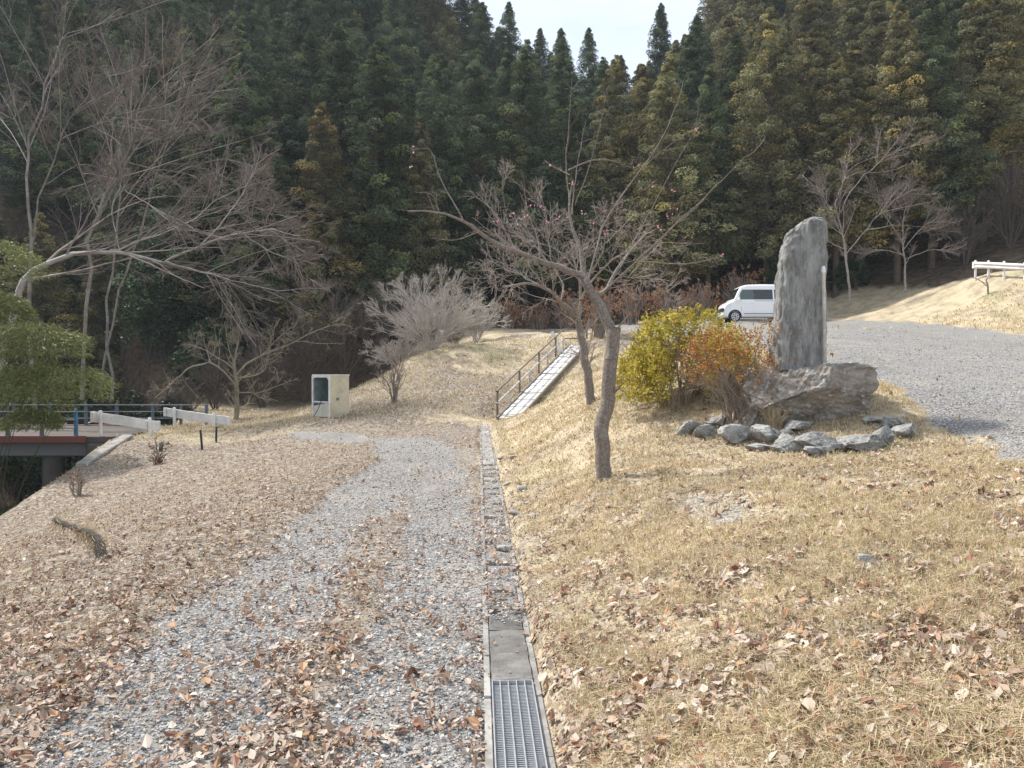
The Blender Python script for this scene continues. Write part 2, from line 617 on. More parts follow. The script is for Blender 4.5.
def masks(x, y):
    """gravel, leaf litter, forest floor, green"""
    nz = fbm(x * 1.3, y * 1.3, 0, 3)
    nf = fbm(x * 5, y * 5, 0, 9)
    dl = rut(x, y, RL, 0) + (nz - 0.5) * 0.5 + (nf - 0.5) * 0.3
    dr = rut(x, y, RR_, 0) + (nz - 0.5) * 0.4 + (nf - 0.5) * 0.3
    g = np.maximum(1 - sstep(0.28, 0.66, dl), 1 - sstep(0.22, 0.60, dr))
    # gravel thinly over the whole track
    xd = x - DX(y)
    track = (1 - sstep(-0.25, 0.0, xd)) * sstep(-2.9, -1.9, x + 0.08 * y * 0 + (nz - 0.5) * 0.9) * (1 - sstep(20.5, 25, y + (nf - 0.5) * 2))
    g = np.maximum(g, track * (0.22 + 0.22 * sstep(0.35, 0.6, nz)))
    g = np.where((xd > -0.05) & (y < 24) & (x < 3), 0, g)
    g = np.maximum(g, 0.56 * np.exp(-(((x - 1.7) / 0.5) ** 2 + ((y - 6.0) / 1.1) ** 2)) * (0.5 + nf))
    g = np.maximum(g, 0.35 * np.exp(-(((x - 1.9) / 0.35) ** 2 + ((y - 4.0) / 0.5) ** 2)) * (0.5 + nf))
    pk = inpoly(x, y, PARK) + (nz - 0.5) * 0.9 + (nf - 0.5) * 0.35
    pm = sstep(-0.12, 0.25, pk)
    g = np.maximum(g, pm)
    far = sstep(44, 49, y + 0.0 * x) * (1 - 0)
    hill = np.maximum(far, sstep(20.5, 23, x) * 0)
    z = tps(x, y)
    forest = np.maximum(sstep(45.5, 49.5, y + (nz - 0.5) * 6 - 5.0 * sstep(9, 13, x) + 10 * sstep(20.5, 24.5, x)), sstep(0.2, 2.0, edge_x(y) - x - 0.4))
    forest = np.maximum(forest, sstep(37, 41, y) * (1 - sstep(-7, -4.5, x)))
    litter = fbm(x * 0.55 + 3, y * 0.55, 0, 21)
    lit = sstep(0.42, 0.66, litter + (nf - 0.5) * 0.35)
    # more leaves along the track's left side and centre, near bottom right too
    lit = np.clip(lit * 0.6 + 0.8 * track + 0.6 * np.exp(-((x - 1.7) ** 2 + (y - 2.6) ** 2) / 0.9) + 1.0 * sstep(-1.0, -1.8, x + (nz - 0.5) * 1.2) * (1 - sstep(21, 27, y)) + 0.75 * sstep(23, 27, y) * sstep(0.40, 0.6, fbm(x * 0.35, y * 0.35, 0, 88)), 0, 1)
    lit = lit * (1 - 0.9 * sstep(15, 18, x) * sstep(22, 26, y))
    return g, lit, forest, pm


# grid
nu, nv = 640, 560
ux = np.linspace(-math.asinh(175 / 4), math.asinh(175 / 4), nu)
gx = 4 * np.sinh(ux)
uy = np.linspace(math.asinh(-38 / 5), math.asinh(256 / 5), nv)
gy = 3.2 + 5 * np.sinh(uy)
GX, GY = np.meshgrid(gx, gy)
GZ = G0(GX, GY)
gm, lm, fm, pm = masks(GX, GY)
dist = np.hypot(GX, GY)
amp = 0.018 + 0.05 * sstep(0.1, 0.6, GX) * (1 - pm) + 0.05 * (GX < -2.5) + 0.07 * sstep(18, 30, dist) * (1 - pm) + 0.25 * sstep(42, 60, dist)
GZ = GZ + (fbm(GX * 0.9, GY * 0.9, 0, 31) - 0.5) * amp * 2.0 + (fbm(GX * 4.5, GY * 4.5, 0, 41) - 0.5) * (0.03 + 0.03 * sstep(0.1, 0.6, GX) * (1 - pm))
# ruts slightly sunk, drain notch kept flat
GZ -= 0.03 * gm * (1 - pm)
DRX0, DRX1 = -0.135, 0.185
nearDr = (1 - sstep(0.0, 0.10, np.abs(GX - DX(GY)) - 0.125)) * (GY < 24.2) * (GY > -20)
GZ = GZ * (1 - nearDr) + (-0.05) * nearDr


# cut for the plank stairs
_s0, _s1 = (P(493, 420, 25) + P(522, 420, 25)) / 2, (P(571, 346, 33.2) + P(589.5, 346.5, 33.2)) / 2
_dv = (_s1 - _s0)[:2]
_t = ((GX - _s0[0]) * _dv[0] + (GY - _s0[1]) * _dv[1]) / (_dv @ _dv)
_off = np.abs((GX - _s0[0]) * _dv[1] - (GY - _s0[1]) * _dv[0]) / np.hypot(*_dv)
_k = (1 - sstep(0.75, 1.5, _off)) * sstep(-0.08, 0.0, _t) * (1 - sstep(1.0, 1.06, _t))
GZ = GZ * (1 - _k) + (_s0[2] + (_s1[2] - _s0[2]) * _t - 0.10) * _k


def G(x, y):
    """height of the finished ground mesh (bilinear)"""
    x = np.asarray(x, float)
    y = np.asarray(y, float)
    fx = np.interp(x, gx, np.arange(nu))
    fy = np.interp(y, gy, np.arange(nv))
    i = np.clip(fx.astype(int), 0, nu - 2)
    j = np.clip(fy.astype(int), 0, nv - 2)
    u, v = fx - i, fy - j
    return (GZ[j, i] * (1 - u) + GZ[j, i + 1] * u) * (1 - v) + (GZ[j + 1, i] * (1 - u) + GZ[j + 1, i + 1] * u) * v


def ground_material():
    m = bpy.data.materials.new('ground_cover')
    m.use_nodes = True
    nt = m.node_tree
    N, Lk = nt.nodes, nt.links
    bs = N['Principled BSDF']
    bs.inputs['Roughness'].default_value = 0.95
    bs.inputs['Specular IOR Level'].default_value = 0.15
    at = N.new('ShaderNodeAttribute')
    at.attribute_name = 'tint'
    sp = N.new('ShaderNodeSeparateColor')
    Lk.new(at.outputs['Color'], sp.inputs[0])
    tc = N.new('ShaderNodeTexCoord')

    def noise(s, det=6, rough=0.65):
        t = N.new('ShaderNodeTexNoise')
        t.inputs['Scale'].default_value = s
        t.inputs['Detail'].default_value = det
        t.inputs['Roughness'].default_value = rough
        Lk.new(tc.outputs['Object'], t.inputs['Vector'])
        return t.outputs[0]

    def ramp(v, a, b, o0=0.0, o1=1.0):
        r = N.new('ShaderNodeMapRange')
        r.inputs[1].default_value = a
        r.inputs[2].default_value = b
        r.inputs[3].default_value = o0
        r.inputs[4].default_value = o1
        Lk.new(v, r.inputs[0])
        return r.outputs[0]

    def mix(f, a, b, bt='MIX'):
        x = N.new('ShaderNodeMix')
        x.data_type = 'RGBA'
        x.blend_type = bt
        for s, v in ((0, f), (6, a), (7, b)):
            if isinstance(v, (tuple, float)):
                x.inputs[s].default_value = (*v, 1) if isinstance(v, tuple) else v
            else:
                Lk.new(v, x.inputs[s])
        return x.outputs[2]

    def mth(op, a, b):
        x = N.new('ShaderNodeMath')
        x.operation = op
        for s, v in ((0, a), (1, b)):
            if isinstance(v, float):
                x.inputs[s].default_value = v
            else:
                Lk.new(v, x.inputs[s])
        return x.outputs[0]
    # dry turf
    turf = mix(ramp(noise(30), 0.35, 0.65), (0.44, 0.36, 0.235), (0.60, 0.51, 0.36))
    turf = mix(ramp(noise(1.4, 8, 0.75), 0.46, 0.62, 0, 0.8), turf, (0.24, 0.205, 0.15))
    turf = mix(ramp(noise(90, 3), 0.55, 0.7, 0, 0.75), turf, (0.16, 0.12, 0.08))
    turf = mix(ramp(noise(0.6), 0.54, 0.66, 0, 0.5), turf, (0.25, 0.26, 0.12))
    # leaf litter speckle
    vo = N.new('ShaderNodeTexVoronoi')
    vo.inputs['Scale'].default_value = 17
    Lk.new(tc.outputs['Object'], vo.inputs['Vector'])
    sv = N.new('ShaderNodeSeparateColor')
    Lk.new(vo.outputs['Color'], sv.inputs[0])
    lit = mix(sv.outputs[0], (0.18, 0.15, 0.12), (0.42, 0.365, 0.30))
    lit = mix(ramp(sv.outputs[1], 0.72, 0.8), lit, (0.14, 0.09, 0.06))
    dirt = mix(ramp(noise(9), 0.4, 0.6), (0.13, 0.112, 0.09), (0.25, 0.22, 0.18))
    turf = mix(ramp(sp.outputs[1], 0.62, 0.9), turf, dirt)
    lf = mth('MULTIPLY', sp.outputs[1], ramp(sv.outputs[2], 0.3, 0.5))
    base = mix(lf, turf, lit)
    # gravel: two sizes of cells
    vg = N.new('ShaderNodeTexVoronoi')
    vg.inputs['Scale'].default_value = 38
    Lk.new(tc.outputs['Object'], vg.inputs['Vector'])
    sg = N.new('ShaderNodeSeparateColor')
    Lk.new(vg.outputs['Color'], sg.inputs[0])
    grav = mix(sg.outputs[0], (0.30, 0.297, 0.285), (0.50, 0.495, 0.48))
    grav = mix(ramp(vg.outputs['Distance'], 0.25, 0.6), grav, (0.17, 0.165, 0.16))
    grav = mix(ramp(noise(1.1), 0.5, 0.68, 0, 0.6), grav, (0.36, 0.33, 0.28))
    grav = mix(ramp(noise(0.35, 8, 0.75), 0.52, 0.62, 0, 0.45), grav, (0.19, 0.18, 0.16))
    grav = mix(ramp(noise(2.6, 8, 0.75), 0.54, 0.64, 0, 0.45), grav, (0.20, 0.18, 0.15))
    gf = mth('MULTIPLY', sp.outputs[0], 1.0)
    gf = ramp(mth('ADD', gf, ramp(noise(24), 0.3, 0.7, -0.35, 0.35)), 0.35, 0.65)
    base = mix(gf, base, grav)
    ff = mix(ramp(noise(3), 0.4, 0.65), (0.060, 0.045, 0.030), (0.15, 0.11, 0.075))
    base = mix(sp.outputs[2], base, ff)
    Lk.new(base, bs.inputs['Base Color'])
    bp = N.new('ShaderNodeBump')
    bp.inputs['Strength'].default_value = 0.7
    bp.inputs['Distance'].default_value = 0.02
    hgt = mth('ADD', noise(45, 5, 0.7), mth('MULTIPLY', vg.outputs['Distance'], -0.8))
    Lk.new(hgt, bp.inputs['Height'])
    Lk.new(bp.outputs[0], bs.inputs['Normal'])
    return m


GM = ground_material()
gr_col = np.stack([gm, lm * (1 - fm), fm], -1).reshape(-1, 3)
idx = np.arange(nu * nv).reshape(nv, nu)
FQ = np.stack([idx[:-1, :-1], idx[:-1, 1:], idx[1:, 1:], idx[1:, :-1]], -1).reshape(-1, 4)
cx = (GX[:-1, :-1] + GX[1:, 1:]).ravel() / 2
cy = (GY[:-1, :-1] + GY[1:, 1:]).ravel() / 2
isp = pm[:-1, :-1].ravel() > 0.5
ist = (cx > -2.6) & (cx < -0.15) & (cy < 24) & (cy > -20) & ~isp
ist |= (cy > 18) & (cy < 24.5) & (cx > -8) & (cx < -0.2) & (np.abs(cy - 21.5) < 2.6)
VV = np.stack([GX, GY, GZ], -1).reshape(-1, 3)


def ground_piece(name, sel):
    f = FQ[sel]
    u, inv = np.unique(f.ravel(), return_inverse=True)
    a = Acc()
    a.add(VV[u], inv.reshape(-1, 4), gr_col[u])
    o = build(name, a, GM, smooth=True)
    tag(o, kind='structure')
    return o


ground_piece('ground', ~(isp | ist))
ground_piece('gravel_track', ist)
ground_piece('car_park', isp)

# stream under the bridge
a = Acc()
ys = np.linspace(-30, 60, 60)
L_ = np.stack([edge_x(ys) - 9.5, ys, np.full(60, -4.85)], 1)
R_ = np.stack([edge_x(ys) - 1.0, ys, np.full(60, -4.85)], 1)
a.add(np.stack([L_, R_], 1).reshape(-1, 3), np.array([[2 * i, 2 * i + 1, 2 * i + 3, 2 * i + 2] for i in range(59)]))
M['water'] = mat('stream_water', (0.03, 0.035, 0.03), 0.12, spec=0.6, attr=False, bump=(3, 0.4, 0.05))
tag(build('stream', a, M['water']), kind='structure')


# ------------------------------------------------------------------ ground cover (stuff)
def sample_area(n, d0, d1, power=1.0, mar=0.78):
    """random world points in the view wedge (with margin), denser near"""
    u = rng.random(n)
    if power == 1.0:
        d = d0 * (d1 / d0) ** u
    else:
        d = (d0 ** (1 - power) + u * (d1 ** (1 - power) - d0 ** (1 - power))) ** (1 / (1 - power))
    x = rng.uniform(-1, 1, n) * (mar * d + 1.0)
    return x, d


def slope_n(x, y):
    e = 0.06
    gxx = (G(x + e, y) - G(x - e, y)) / (2 * e)
    gyy = (G(x, y + e) - G(x, y - e)) / (2 * e)
    return nrm(np.stack([-gxx, -gyy, np.ones_like(gxx)], -1))


def make_leaves():
    n = 480000
    x, y = sample_area(n, 1.7, 34, 1.1)
    g, lit, fo, pk = masks(x, y)
    cl = fbm(x * 7, y * 7, 0, 77)
    prob = (0.24 + 0.50 * lit) * (1 - 0.62 * sstep(0.45, 0.9, g)) * (1 - 0.72 * pk) * (0.22 + 0.78 * sstep(0.36, 0.66, cl)) * (1 - fo * 0.6)
    prob = np.where((np.abs(x - DX(y)) < 0.15) & (y < 5.1), 0.02, prob)
    keep = (rng.random(n) < prob) & (x > edge_x(y) + 0.2)
    x, y = x[keep], y[keep]
    n = len(x)
    N_ = slope_n(x, y)
    s = np.clip(rng.lognormal(-4.32, 0.46, n), 0.005, 0.036) * np.where(rng.random(n) < 0.3, 0.6, 1.0) * (1 + np.maximum(0, y - 10) * 0.012)
    az = rng.uniform(0, 2 * math.pi, n)
    tilt = rng.normal(size=(n, 3)) * 0.42
    up = nrm(N_ + tilt)
    ax = nrm(np.cross(up, np.stack([np.cos(az), np.sin(az), 0.1 * az], -1)))
    sd = np.cross(up, ax)
    zz = np.where((np.abs(x - DX(y)) < 0.15) & (y > 4.0) & (y < 23.5), -0.014, G(x, y))
    c = np.stack([x, y, zz + 0.006 + rng.random(n) * 0.02 + s * 0.25], -1)
    w = s * rng.uniform(0.42, 0.75, n)
    curl = s * rng.uniform(-0.2, 1.1, n)
    fold = w * rng.uniform(0.1, 0.8, n)
    S, W_, C_, Fd = s[:, None], w[:, None], curl[:, None], fold[:, None]
    v = np.stack([c - ax * S, c + up * (0) - ax * S * 0.35 + sd * W_ + up * Fd, c + ax * S * 0.45 + sd * W_ * 0.8 + up * Fd, c + ax * S + up * C_,
                  c + ax * S * 0.45 - sd * W_ * 0.8 + up * Fd, c - ax * S * 0.35 - sd * W_ + up * Fd], 1)
    b = np.arange(n)[:, None] * 6
    q = np.concatenate([b + np.array([[0, 1, 2, 3]]), b + np.array([[0, 3, 4, 5]])])
    pal = np.array([(1.0, 0.95, 0.9), (1.2, 1.25, 1.3), (0.75, 0.65, 0.6), (0.95, 0.72, 0.5), (1.2, 1.3, 1.4), (0.42, 0.30, 0.27), (0.62, 0.40, 0.33), (1.4, 1.55, 1.65)])
    vg = np.where((x < -2.2) & (y > 5), 0.88, 1.0)[:, None]
    t = vg * pal[rng.choice(8, n, p=[.2, .2, .16, .1, .1, .1, .11, .03])] * rng.uniform(0.8, 1.15, (n, 1))
    a = Acc()
    a.add(v.reshape(-1, 3), q, np.repeat(t, 6, 0))
    tag(build('fallen_leaves', a, M['leaf']), kind='stuff')


def make_grass():
    a = Acc()
    n = 760000
    x, y = sample_area(n, 1.6, 36, 1.35)
    g, lit, fo, pk = masks(x, y)
    cl = fbm(x * 3.2, y * 3.2, 0, 57)
    xd = x - DX(y)
    bank = sstep(0.15, 0.4, xd) * (1 - pk)
    left = (1 - sstep(-2.6, -1.6, x))
    back = sstep(24.0, 25.5, y)
    prob = bank * 0.95 + left * 0.05 + back * 0.65 + 0.04
    prob = prob * (1 - sstep(0.25, 0.6, g) * 0.97) * (0.25 + 0.9 * sstep(0.33, 0.55, cl)) * (1 - fo * 0.8)
    prob = np.where((np.abs(xd) < 0.16) & (y < 5.6), 0, prob)
    keep = (rng.random(n) < prob) & (x > edge_x(y) - 0.2)
    x, y, cl, pk = x[keep], y[keep], cl[keep], pk[keep]
    n = len(x)
    h = rng.uniform(0.02, 0.075, n) * (0.6 + cl) * (1 + 0.02 * y) * (1 + 0.5 * (y > 24))
    w = np.maximum(0.0016, 0.00042 * y) * rng.uniform(0.7, 1.4, n)
    az = rng.uniform(0, 2 * math.pi, n)
    lean = rng.uniform(0.5, 1.75, n)
    base = np.stack([x, y, G(x, y) - 0.004], -1)
    side = np.stack([np.cos(az), np.sin(az), 0 * az], -1)
    az2 = rng.uniform(0, 2 * math.pi, n)
    ld = np.stack([np.cos(az2), np.sin(az2), 0 * az], -1)
    tip = base + np.stack([0 * h, 0 * h, h * np.cos(lean * 0.8)], -1) + ld * (h * np.sin(lean * 0.9) * 1.3)[:, None]
    mid = base + np.stack([0 * h, 0 * h, h * 0.6 * np.cos(lean * 0.4)], -1) + ld * (h * np.sin(lean * 0.4) * 0.5)[:, None]
    v = np.stack([base - side * w[:, None], base + side * w[:, None], mid + side * w[:, None] * 0.8, tip, mid - side * w[:, None] * 0.8], 1)
    b = np.arange(n)[:, None] * 5
    q = b + np.array([[0, 1, 2, 4]])
    t = b + np.array([[2, 3, 4]])
    col = np.array([(1, 1, 1), (1.18, 1.2, 1.25), (0.8, 0.74, 0.65), (0.55, 0.46, 0.4), (0.62, 0.85, 0.5)])[rng.choice(5, n, p=[.42, .3, .17, .08, .03])] * rng.uniform(0.85, 1.15, (n, 1))
    a.add(v.reshape(-1, 3), q, np.repeat(col, 5, 0))
    a.f.append(t)
    tag(build('dry_grass', a, M['straw']), kind='stuff')


def make_gravel():
    a = Acc()
    n = 230000
    x, y = sample_area(n, 1.6, 24, 1.5, 0.7)
    g, lit, fo, pk = masks(x, y)
    xd = x - DX(y)
    prob = np.where(xd < -0.05, 0.25 + g, g * 0.8)
    prob = prob * (x > -4.2)
    prob = np.where((xd > -0.16) & (xd < 0.42) & (y < 24), np.where(y > 4.9, 0.9, 0.08) * np.where(xd > 0.16, 0.6, 1), prob)
    prob = prob * np.where((xd > 0.45) & (pk < 0.3), 0.25, 1)
    keep = rng.random(n) < prob
    x, y = x[keep], y[keep]
    n = len(x)
    s = rng.lognormal(-5.18, 0.45, n) * (1 + 0.05 * y)
    s = np.clip(s, 0.003, 0.03)
    zz = np.where((np.abs(x - DX(y)) < 0.15) & (y > 4.9) & (y < 23.5), -0.012, G(x, y))
    c = np.stack([x, y, zz + s * 0.25], -1)
    A = rdir(n)
    B = nrm(np.cross(A, rdir(n)))
    C = np.cross(A, B)
    sc = rng.uniform(0.6, 1.2, (n, 6)) * s[:, None]
    dirs = [A, -A, B, -B, C, -C]
    v = np.stack([c + dirs[i] * sc[:, i:i + 1] * np.array((1, 1, 0.7)) for i in range(6)], 1)
    tr = np.array([(0, 2, 4), (2, 1, 4), (1, 3, 4), (3, 0, 4), (2, 0, 5), (1, 2, 5), (3, 1, 5), (0, 3, 5)])
    f = (np.arange(n)[:, None, None] * 6 + tr[None]).reshape(-1, 3)
    t = rng.uniform(0.55, 1.55, (n, 1)) * np.array([[1, 1, 1]]) * np.where(rng.random((n, 1)) < 0.15, np.array([[1.1, 0.95, 0.8]]), 1)
    a.add(v.reshape(-1, 3), f, np.repeat(t, 6, 0))
    tag(build('gravel', a, M['stone']), kind='stuff')


make_leaves()
make_grass()
make_gravel()


# ------------------------------------------------------------------ rocks
def cube_sphere(n):
    g = np.linspace(-1, 1, n)
    U, V = np.meshgrid(g, g)
    vs, fs = [], []
    k = 0
    for ax in range(3):
        for s in (-1, 1):
            p = np.zeros((n, n, 3))
            p[..., ax] = s
            p[..., (ax + 1) % 3] = U * s
            p[..., (ax + 2) % 3] = V
            vs.append(p.reshape(-1, 3))
            i = np.arange(n * n).reshape(n, n)
            fs.append(np.stack([i[:-1, :-1], i[:-1, 1:], i[1:, 1:], i[1:, :-1]], -1).reshape(-1, 4) + k)
            k += n * n
    V = np.concatenate(vs)
    Fq = np.concatenate(fs)
    key = np.round(V * 1e5).astype(np.int64)
    _, first, inv = np.unique(key, axis=0, return_index=True, return_inverse=True)
    return V[first], inv.ravel()[Fq]


def rock_mesh(size, seed, n=22, cuts=9, rough=0.09, yaw=0.0, flat_top=None, boxy=0.45):
    r = np.random.default_rng(seed)
    V, Fq = cube_sphere(n)
    S = nrm(V)
    Pn = S * (1 - boxy) + np.clip(V, -1, 1) * boxy
    for k in range(cuts):
        nn = nrm(r.normal(size=3))
        dd = r.uniform(0.50, 0.88)
        e = np.maximum(0, Pn @ nn - dd)
        Pn = Pn - e[:, None] * nn * 0.92
    if flat_top:
        e = np.maximum(0, Pn[:, 2] - flat_top)
        Pn[:, 2] -= e * 0.93
    q = S * 1.7 + seed * 3.1
    nz = fbm(q[:, 0], q[:, 1], q[:, 2], seed) - 0.5
    rid = 0.5 - np.abs(fbm(q[:, 0] * 2.2, q[:, 1] * 2.2, q[:, 2] * 1.1, seed + 5) - 0.5) * 2
    fine = fbm(q[:, 0] * 7, q[:, 1] * 7, q[:, 2] * 7, seed + 9, 3) - 0.5
    Pn = Pn * (1 + nz * rough * 3.5 + rid * rough * 0.9 + fine * rough * 1.7)[:, None]
    Pn = Pn * np.asarray(size) / 2
    return Pn @ rotz(yaw).T, Fq


def rock(name, c, size, seed, m, label, cat='stone', group=None, **kw):
    V, Fq = rock_mesh(size, seed, **kw)
    a = Acc()
    a.add(V, Fq)
    o = build(name, a, m, smooth=True, loc=c)
    return tag(o, label, cat, group)


# big base boulder
bc = P(809, 396, 9.5)
gz = float(G(bc[0], 9.5))
bt = P(809, 362, 9.5)[2]
bh = bt - gz + 0.25
V, Fq = rock_mesh((1.36, 1.0, bh * 1.4), 21, n=100, cuts=7, rough=0.10, boxy=0.92, flat_top=0.60, yaw=0.08)
V[:, 2] += -V[:, 2].max() + bt
V[:, 2] = np.maximum(V[:, 2], gz - 0.25)
V[:, 0] += bc[0] - 0.05
V[:, 1] += 9.5
a = Acc()
a.add(V, Fq)
tag(build('base_boulder', a, M['boulder'], smooth=True), 'broad rugged boulder carrying the upright stone monument', 'boulder')

# upright monument: lofted slab
M['slab'] = mat('monument_slab', (0.38, 0.38, 0.365), 0.85, bump=(30, 1.0, 0.05), noise=(9, (0.15, 0.15, 0.145), 0.75), noise2=(26, (0.46, 0.46, 0.44), 0.6, 0.52, 0.6))
mp = M['slab'].node_tree
for nd in list(mp.nodes):
    if nd.type == 'TEX_NOISE':
        mpn = mp.nodes.new('ShaderNodeMapping')
        mpn.inputs['Scale'].default_value = (1, 1, 0.28)
        mp.links.new(nd.inputs['Vector'].links[0].from_socket, mpn.inputs['Vector'])
        mp.links.new(mpn.outputs[0], nd.inputs['Vector'])
Lp = [(773, 370), (772, 345), (775, 318), (776, 290), (779, 262), (784, 243), (790, 232), (798, 225), (805, 220), (811, 217.2)]
Rp = [(822, 370), (822, 345), (823, 318), (824, 290), (825, 262), (825, 245), (824.5, 233), (823.5, 225), (821, 219), (815, 217)]
nz_, nt_ = 110, 96
rows = np.linspace(0, 1, nz_) ** 0.9
lpts = spline([P(p[0], p[1], 9.45) for p in Lp], nz_)
rpts = spline([P(p[0], p[1], 9.45) for p in Rp], nz_)
th = np.linspace(0, 2 * math.pi, nt_, endpoint=False)
vs = []
for k in range(nz_):
    cxk = (lpts[k] + rpts[k]) / 2
    hw = abs(rpts[k][0] - lpts[k][0]) / 2 - 0.02
    tk = min(0.15, hw * 1.2) * (1 - 0.25 * k / nz_)
    cc, ss = np.cos(th), np.sin(th)
    e = 0.62
    xx = np.sign(cc) * np.abs(cc) ** e * hw
    yy = np.sign(ss) * np.abs(ss) ** e * tk
    vs.append(np.stack([cxk[0] + xx, 9.45 + yy, np.full(nt_, cxk[2])], -1))
V = np.array(vs)
q = V.reshape(-1, 3)
dn = (fbm(q[:, 0] * 7, q[:, 1] * 7, q[:, 2] * 1.8, 5) - 0.5) * 0.10 + (0.5 - np.abs(fbm(q[:, 0] * 16, q[:, 1] * 16, q[:, 2] * 3.5, 15) - 0.5) * 2) * 0.06 + (fbm(q[:, 0] * 40, q[:, 1] * 40, q[:, 2] * 14, 25, 3) - 0.5) * 0.045
cen = np.repeat(V.mean(1, keepdims=True), nt_, 1).reshape(-1, 3)
out = nrm((q - cen) * np.array((0.6, 2.0, 0.0)))
q = q + out * dn[:, None]
a = Acc()
i = np.arange(nz_ - 1)[:, None] * nt_
j = np.arange(nt_)[None]
Fq = np.stack([i + j, i + (j + 1) % nt_, i + nt_ + (j + 1) % nt_, i + nt_ + j], -1).reshape(-1, 4)
a.add(q, Fq)
top = a.n
a.add(q[-nt_:].mean(0, keepdims=True) + (0, 0, 0.004), np.zeros((0, 3), int))
a.f.append(np.array([[top - nt_ + jj, top - nt_ + (jj + 1) % nt_, top] for jj in range(nt_)]))
tag(build('stone_monument', a, M['slab'], smooth=True), 'tall rough grey standing slab on top of the boulder', 'monument')

# wooden stake behind the monument's right edge
a = Acc()
p0, p1 = P(825.0, 363, 9.27), P(823.5, 271, 9.27)
addtubes(a, spline([p0, (p0 + p1) / 2, p1], 8)[None], np.full((1, 8), 0.022), 8)
st = build('marker_pole', a, M['palewood'], smooth=True)
a = Acc()
addtubes(a, np.array([[p1 - (0, 0, 0.02), p1 + (0, 0, 0.03), p1 + (0, 0, 0.06)]]), np.array([[0.026, 0.026, 0.012]]), 8)
build('pole_cap', a, M['white'], st)
tag(st, 'slim pale pole with white cap standing against the right edge of the monument', 'pole')

# ring stones: (px,py centre, d, width px, height px)
ring = [(688, 428, 10.0, 20, 16, 'low grey stone at the left end of the stone ring'),
        (706, 431, 9.9, 22, 14, 'dark flat stone second from the left end of the stone ring'),
        (736, 434, 9.4, 24, 18, 'round pale stone in the ring left of the dark block'),
        (767, 432, 9.2, 30, 20, 'rounded dark grey stone with a white patch in the ring under the rusty shrub'),
        (789, 441, 8.75, 32, 20, 'slanting wedge of grey rock at the front of the ring'),
        (813, 441, 8.7, 34, 19, 'long low flat topped stone at the front of the ring'),
        (816, 451, 8.35, 17, 9, 'small grey cobble lying just outside the front of the ring'),
        (762, 447, 8.6, 22, 8, 'thin reddish flat stone outside the ring'),
        (857, 441, 8.75, 40, 18, 'wide pale topped block right of the ring centre'),
        (884, 436, 8.8, 20, 20, 'pointed white faced stone in the right of the ring'),
        (905, 430, 9.0, 20, 16, 'bluish grey stone at the right end of the ring'),
        (893, 421, 9.9, 20, 10, 'dark stone behind the right end of the ring'),
        (872, 420, 10.2, 16, 7, 'low stone at the far right of the ring against the boulder'),
        (797, 425, 9.0, 26, 13, 'brownish slab lying between the boulder and the front of the ring'),
        (786, 433, 8.95, 13, 9, 'small pale cobble behind the slanting wedge rock'),
        (719, 420, 10.3, 20, 10, 'half buried stone behind the left end of the ring'),
        (838, 447, 8.5, 14, 10, 'small dark stone filling a gap in the front of the ring')]
for k, (px, py, d, w, h, lab) in enumerate(ring):
    c = hit(px, py + h * 0.45, G)
    d = c[1]
    ww, hh = w / F * d * 1.38, h / F * d * 1.2
    g0 = float(G(c[0], c[1]))
    m_ = M['rock']
    zc = g0 + hh * 0.26
    o = rock('ring_stone', (c[0], c[1], zc), (ww, ww * 0.75, hh), 60 + k * 3, m_, lab, 'stone', 'stones ringing the monument', n=34, cuts=15, rough=0.10, yaw=rng.uniform(-0.4, 0.4))
# loose stones on the turf
for (px, py, d, w, h, lab) in ((867, 603, 4.05, 28, 8, 'flat dark grey stone sunk in the dry turf of the bank'), (318, 372 + 0, 34, 0, 0, None), (556, 505, 9.0, 8, 5, None)):
    if lab:
        g0 = P(px, py, d)
        zz = float(G(g0[0], d))
        rock('turf_stone', (g0[0], d, zz + 0.0), (w / F * d, w / F * d * 0.8, 0.07), 301, M['rock'], lab, n=16, cuts=6)
# broken edging chunks along the right side of the drain
k = 0
for (py, px, w) in ((455, 503, 5), (463, 508, 6), (470, 499, 6), (480, 506, 7), (489, 512, 6), (497, 503, 9), (508, 510, 8), (520, 500, 9), (533, 513, 8), (547, 507, 12)):
    xx, yy = flat(px, py)
    xx = float(DX(yy)) + 0.06 + 0.16 * (k % 3)
    s = w / F * yy * 1.5
    zz = float(G(xx, yy))
    rock('concrete_rubble', (xx, yy, zz + s * 0.15), (s * 0.9, s * 0.8, s * 0.5), 400 + k, M['concrete'],
         'broken lump of rubble beside the silted part of the drain', 'rubble', 'rubble lumps beside the drain', n=9, cuts=6, rough=0.05, yaw=k)
    k += 1

# ------------------------------------------------------------------ drain: channel, covers, grating
DROT = math.atan(0.043)


def on_drain(o):
    o.location = (0.17, 0, 0)
    o.rotation_euler = (0, 0, DROT)
    return o


a = Acc()
for sx in (-1, 1):
    for yy in np.arange(-4.0, 23.8, 0.6):
        addbox(a, (sx * 0.128, yy + 0.3, -0.072 + rng.uniform(-0.010, 0.004)), (0.034, 0.596, 0.12), tint=(0.85 + 0.3 * rng.random(),) * 3)
on_drain(tag(build('drain_kerb', a, M['concrete']), 'thin concrete lip running along both sides of the roadside drain', 'drain kerb'))
gy1 = flat(510, 681)[1]


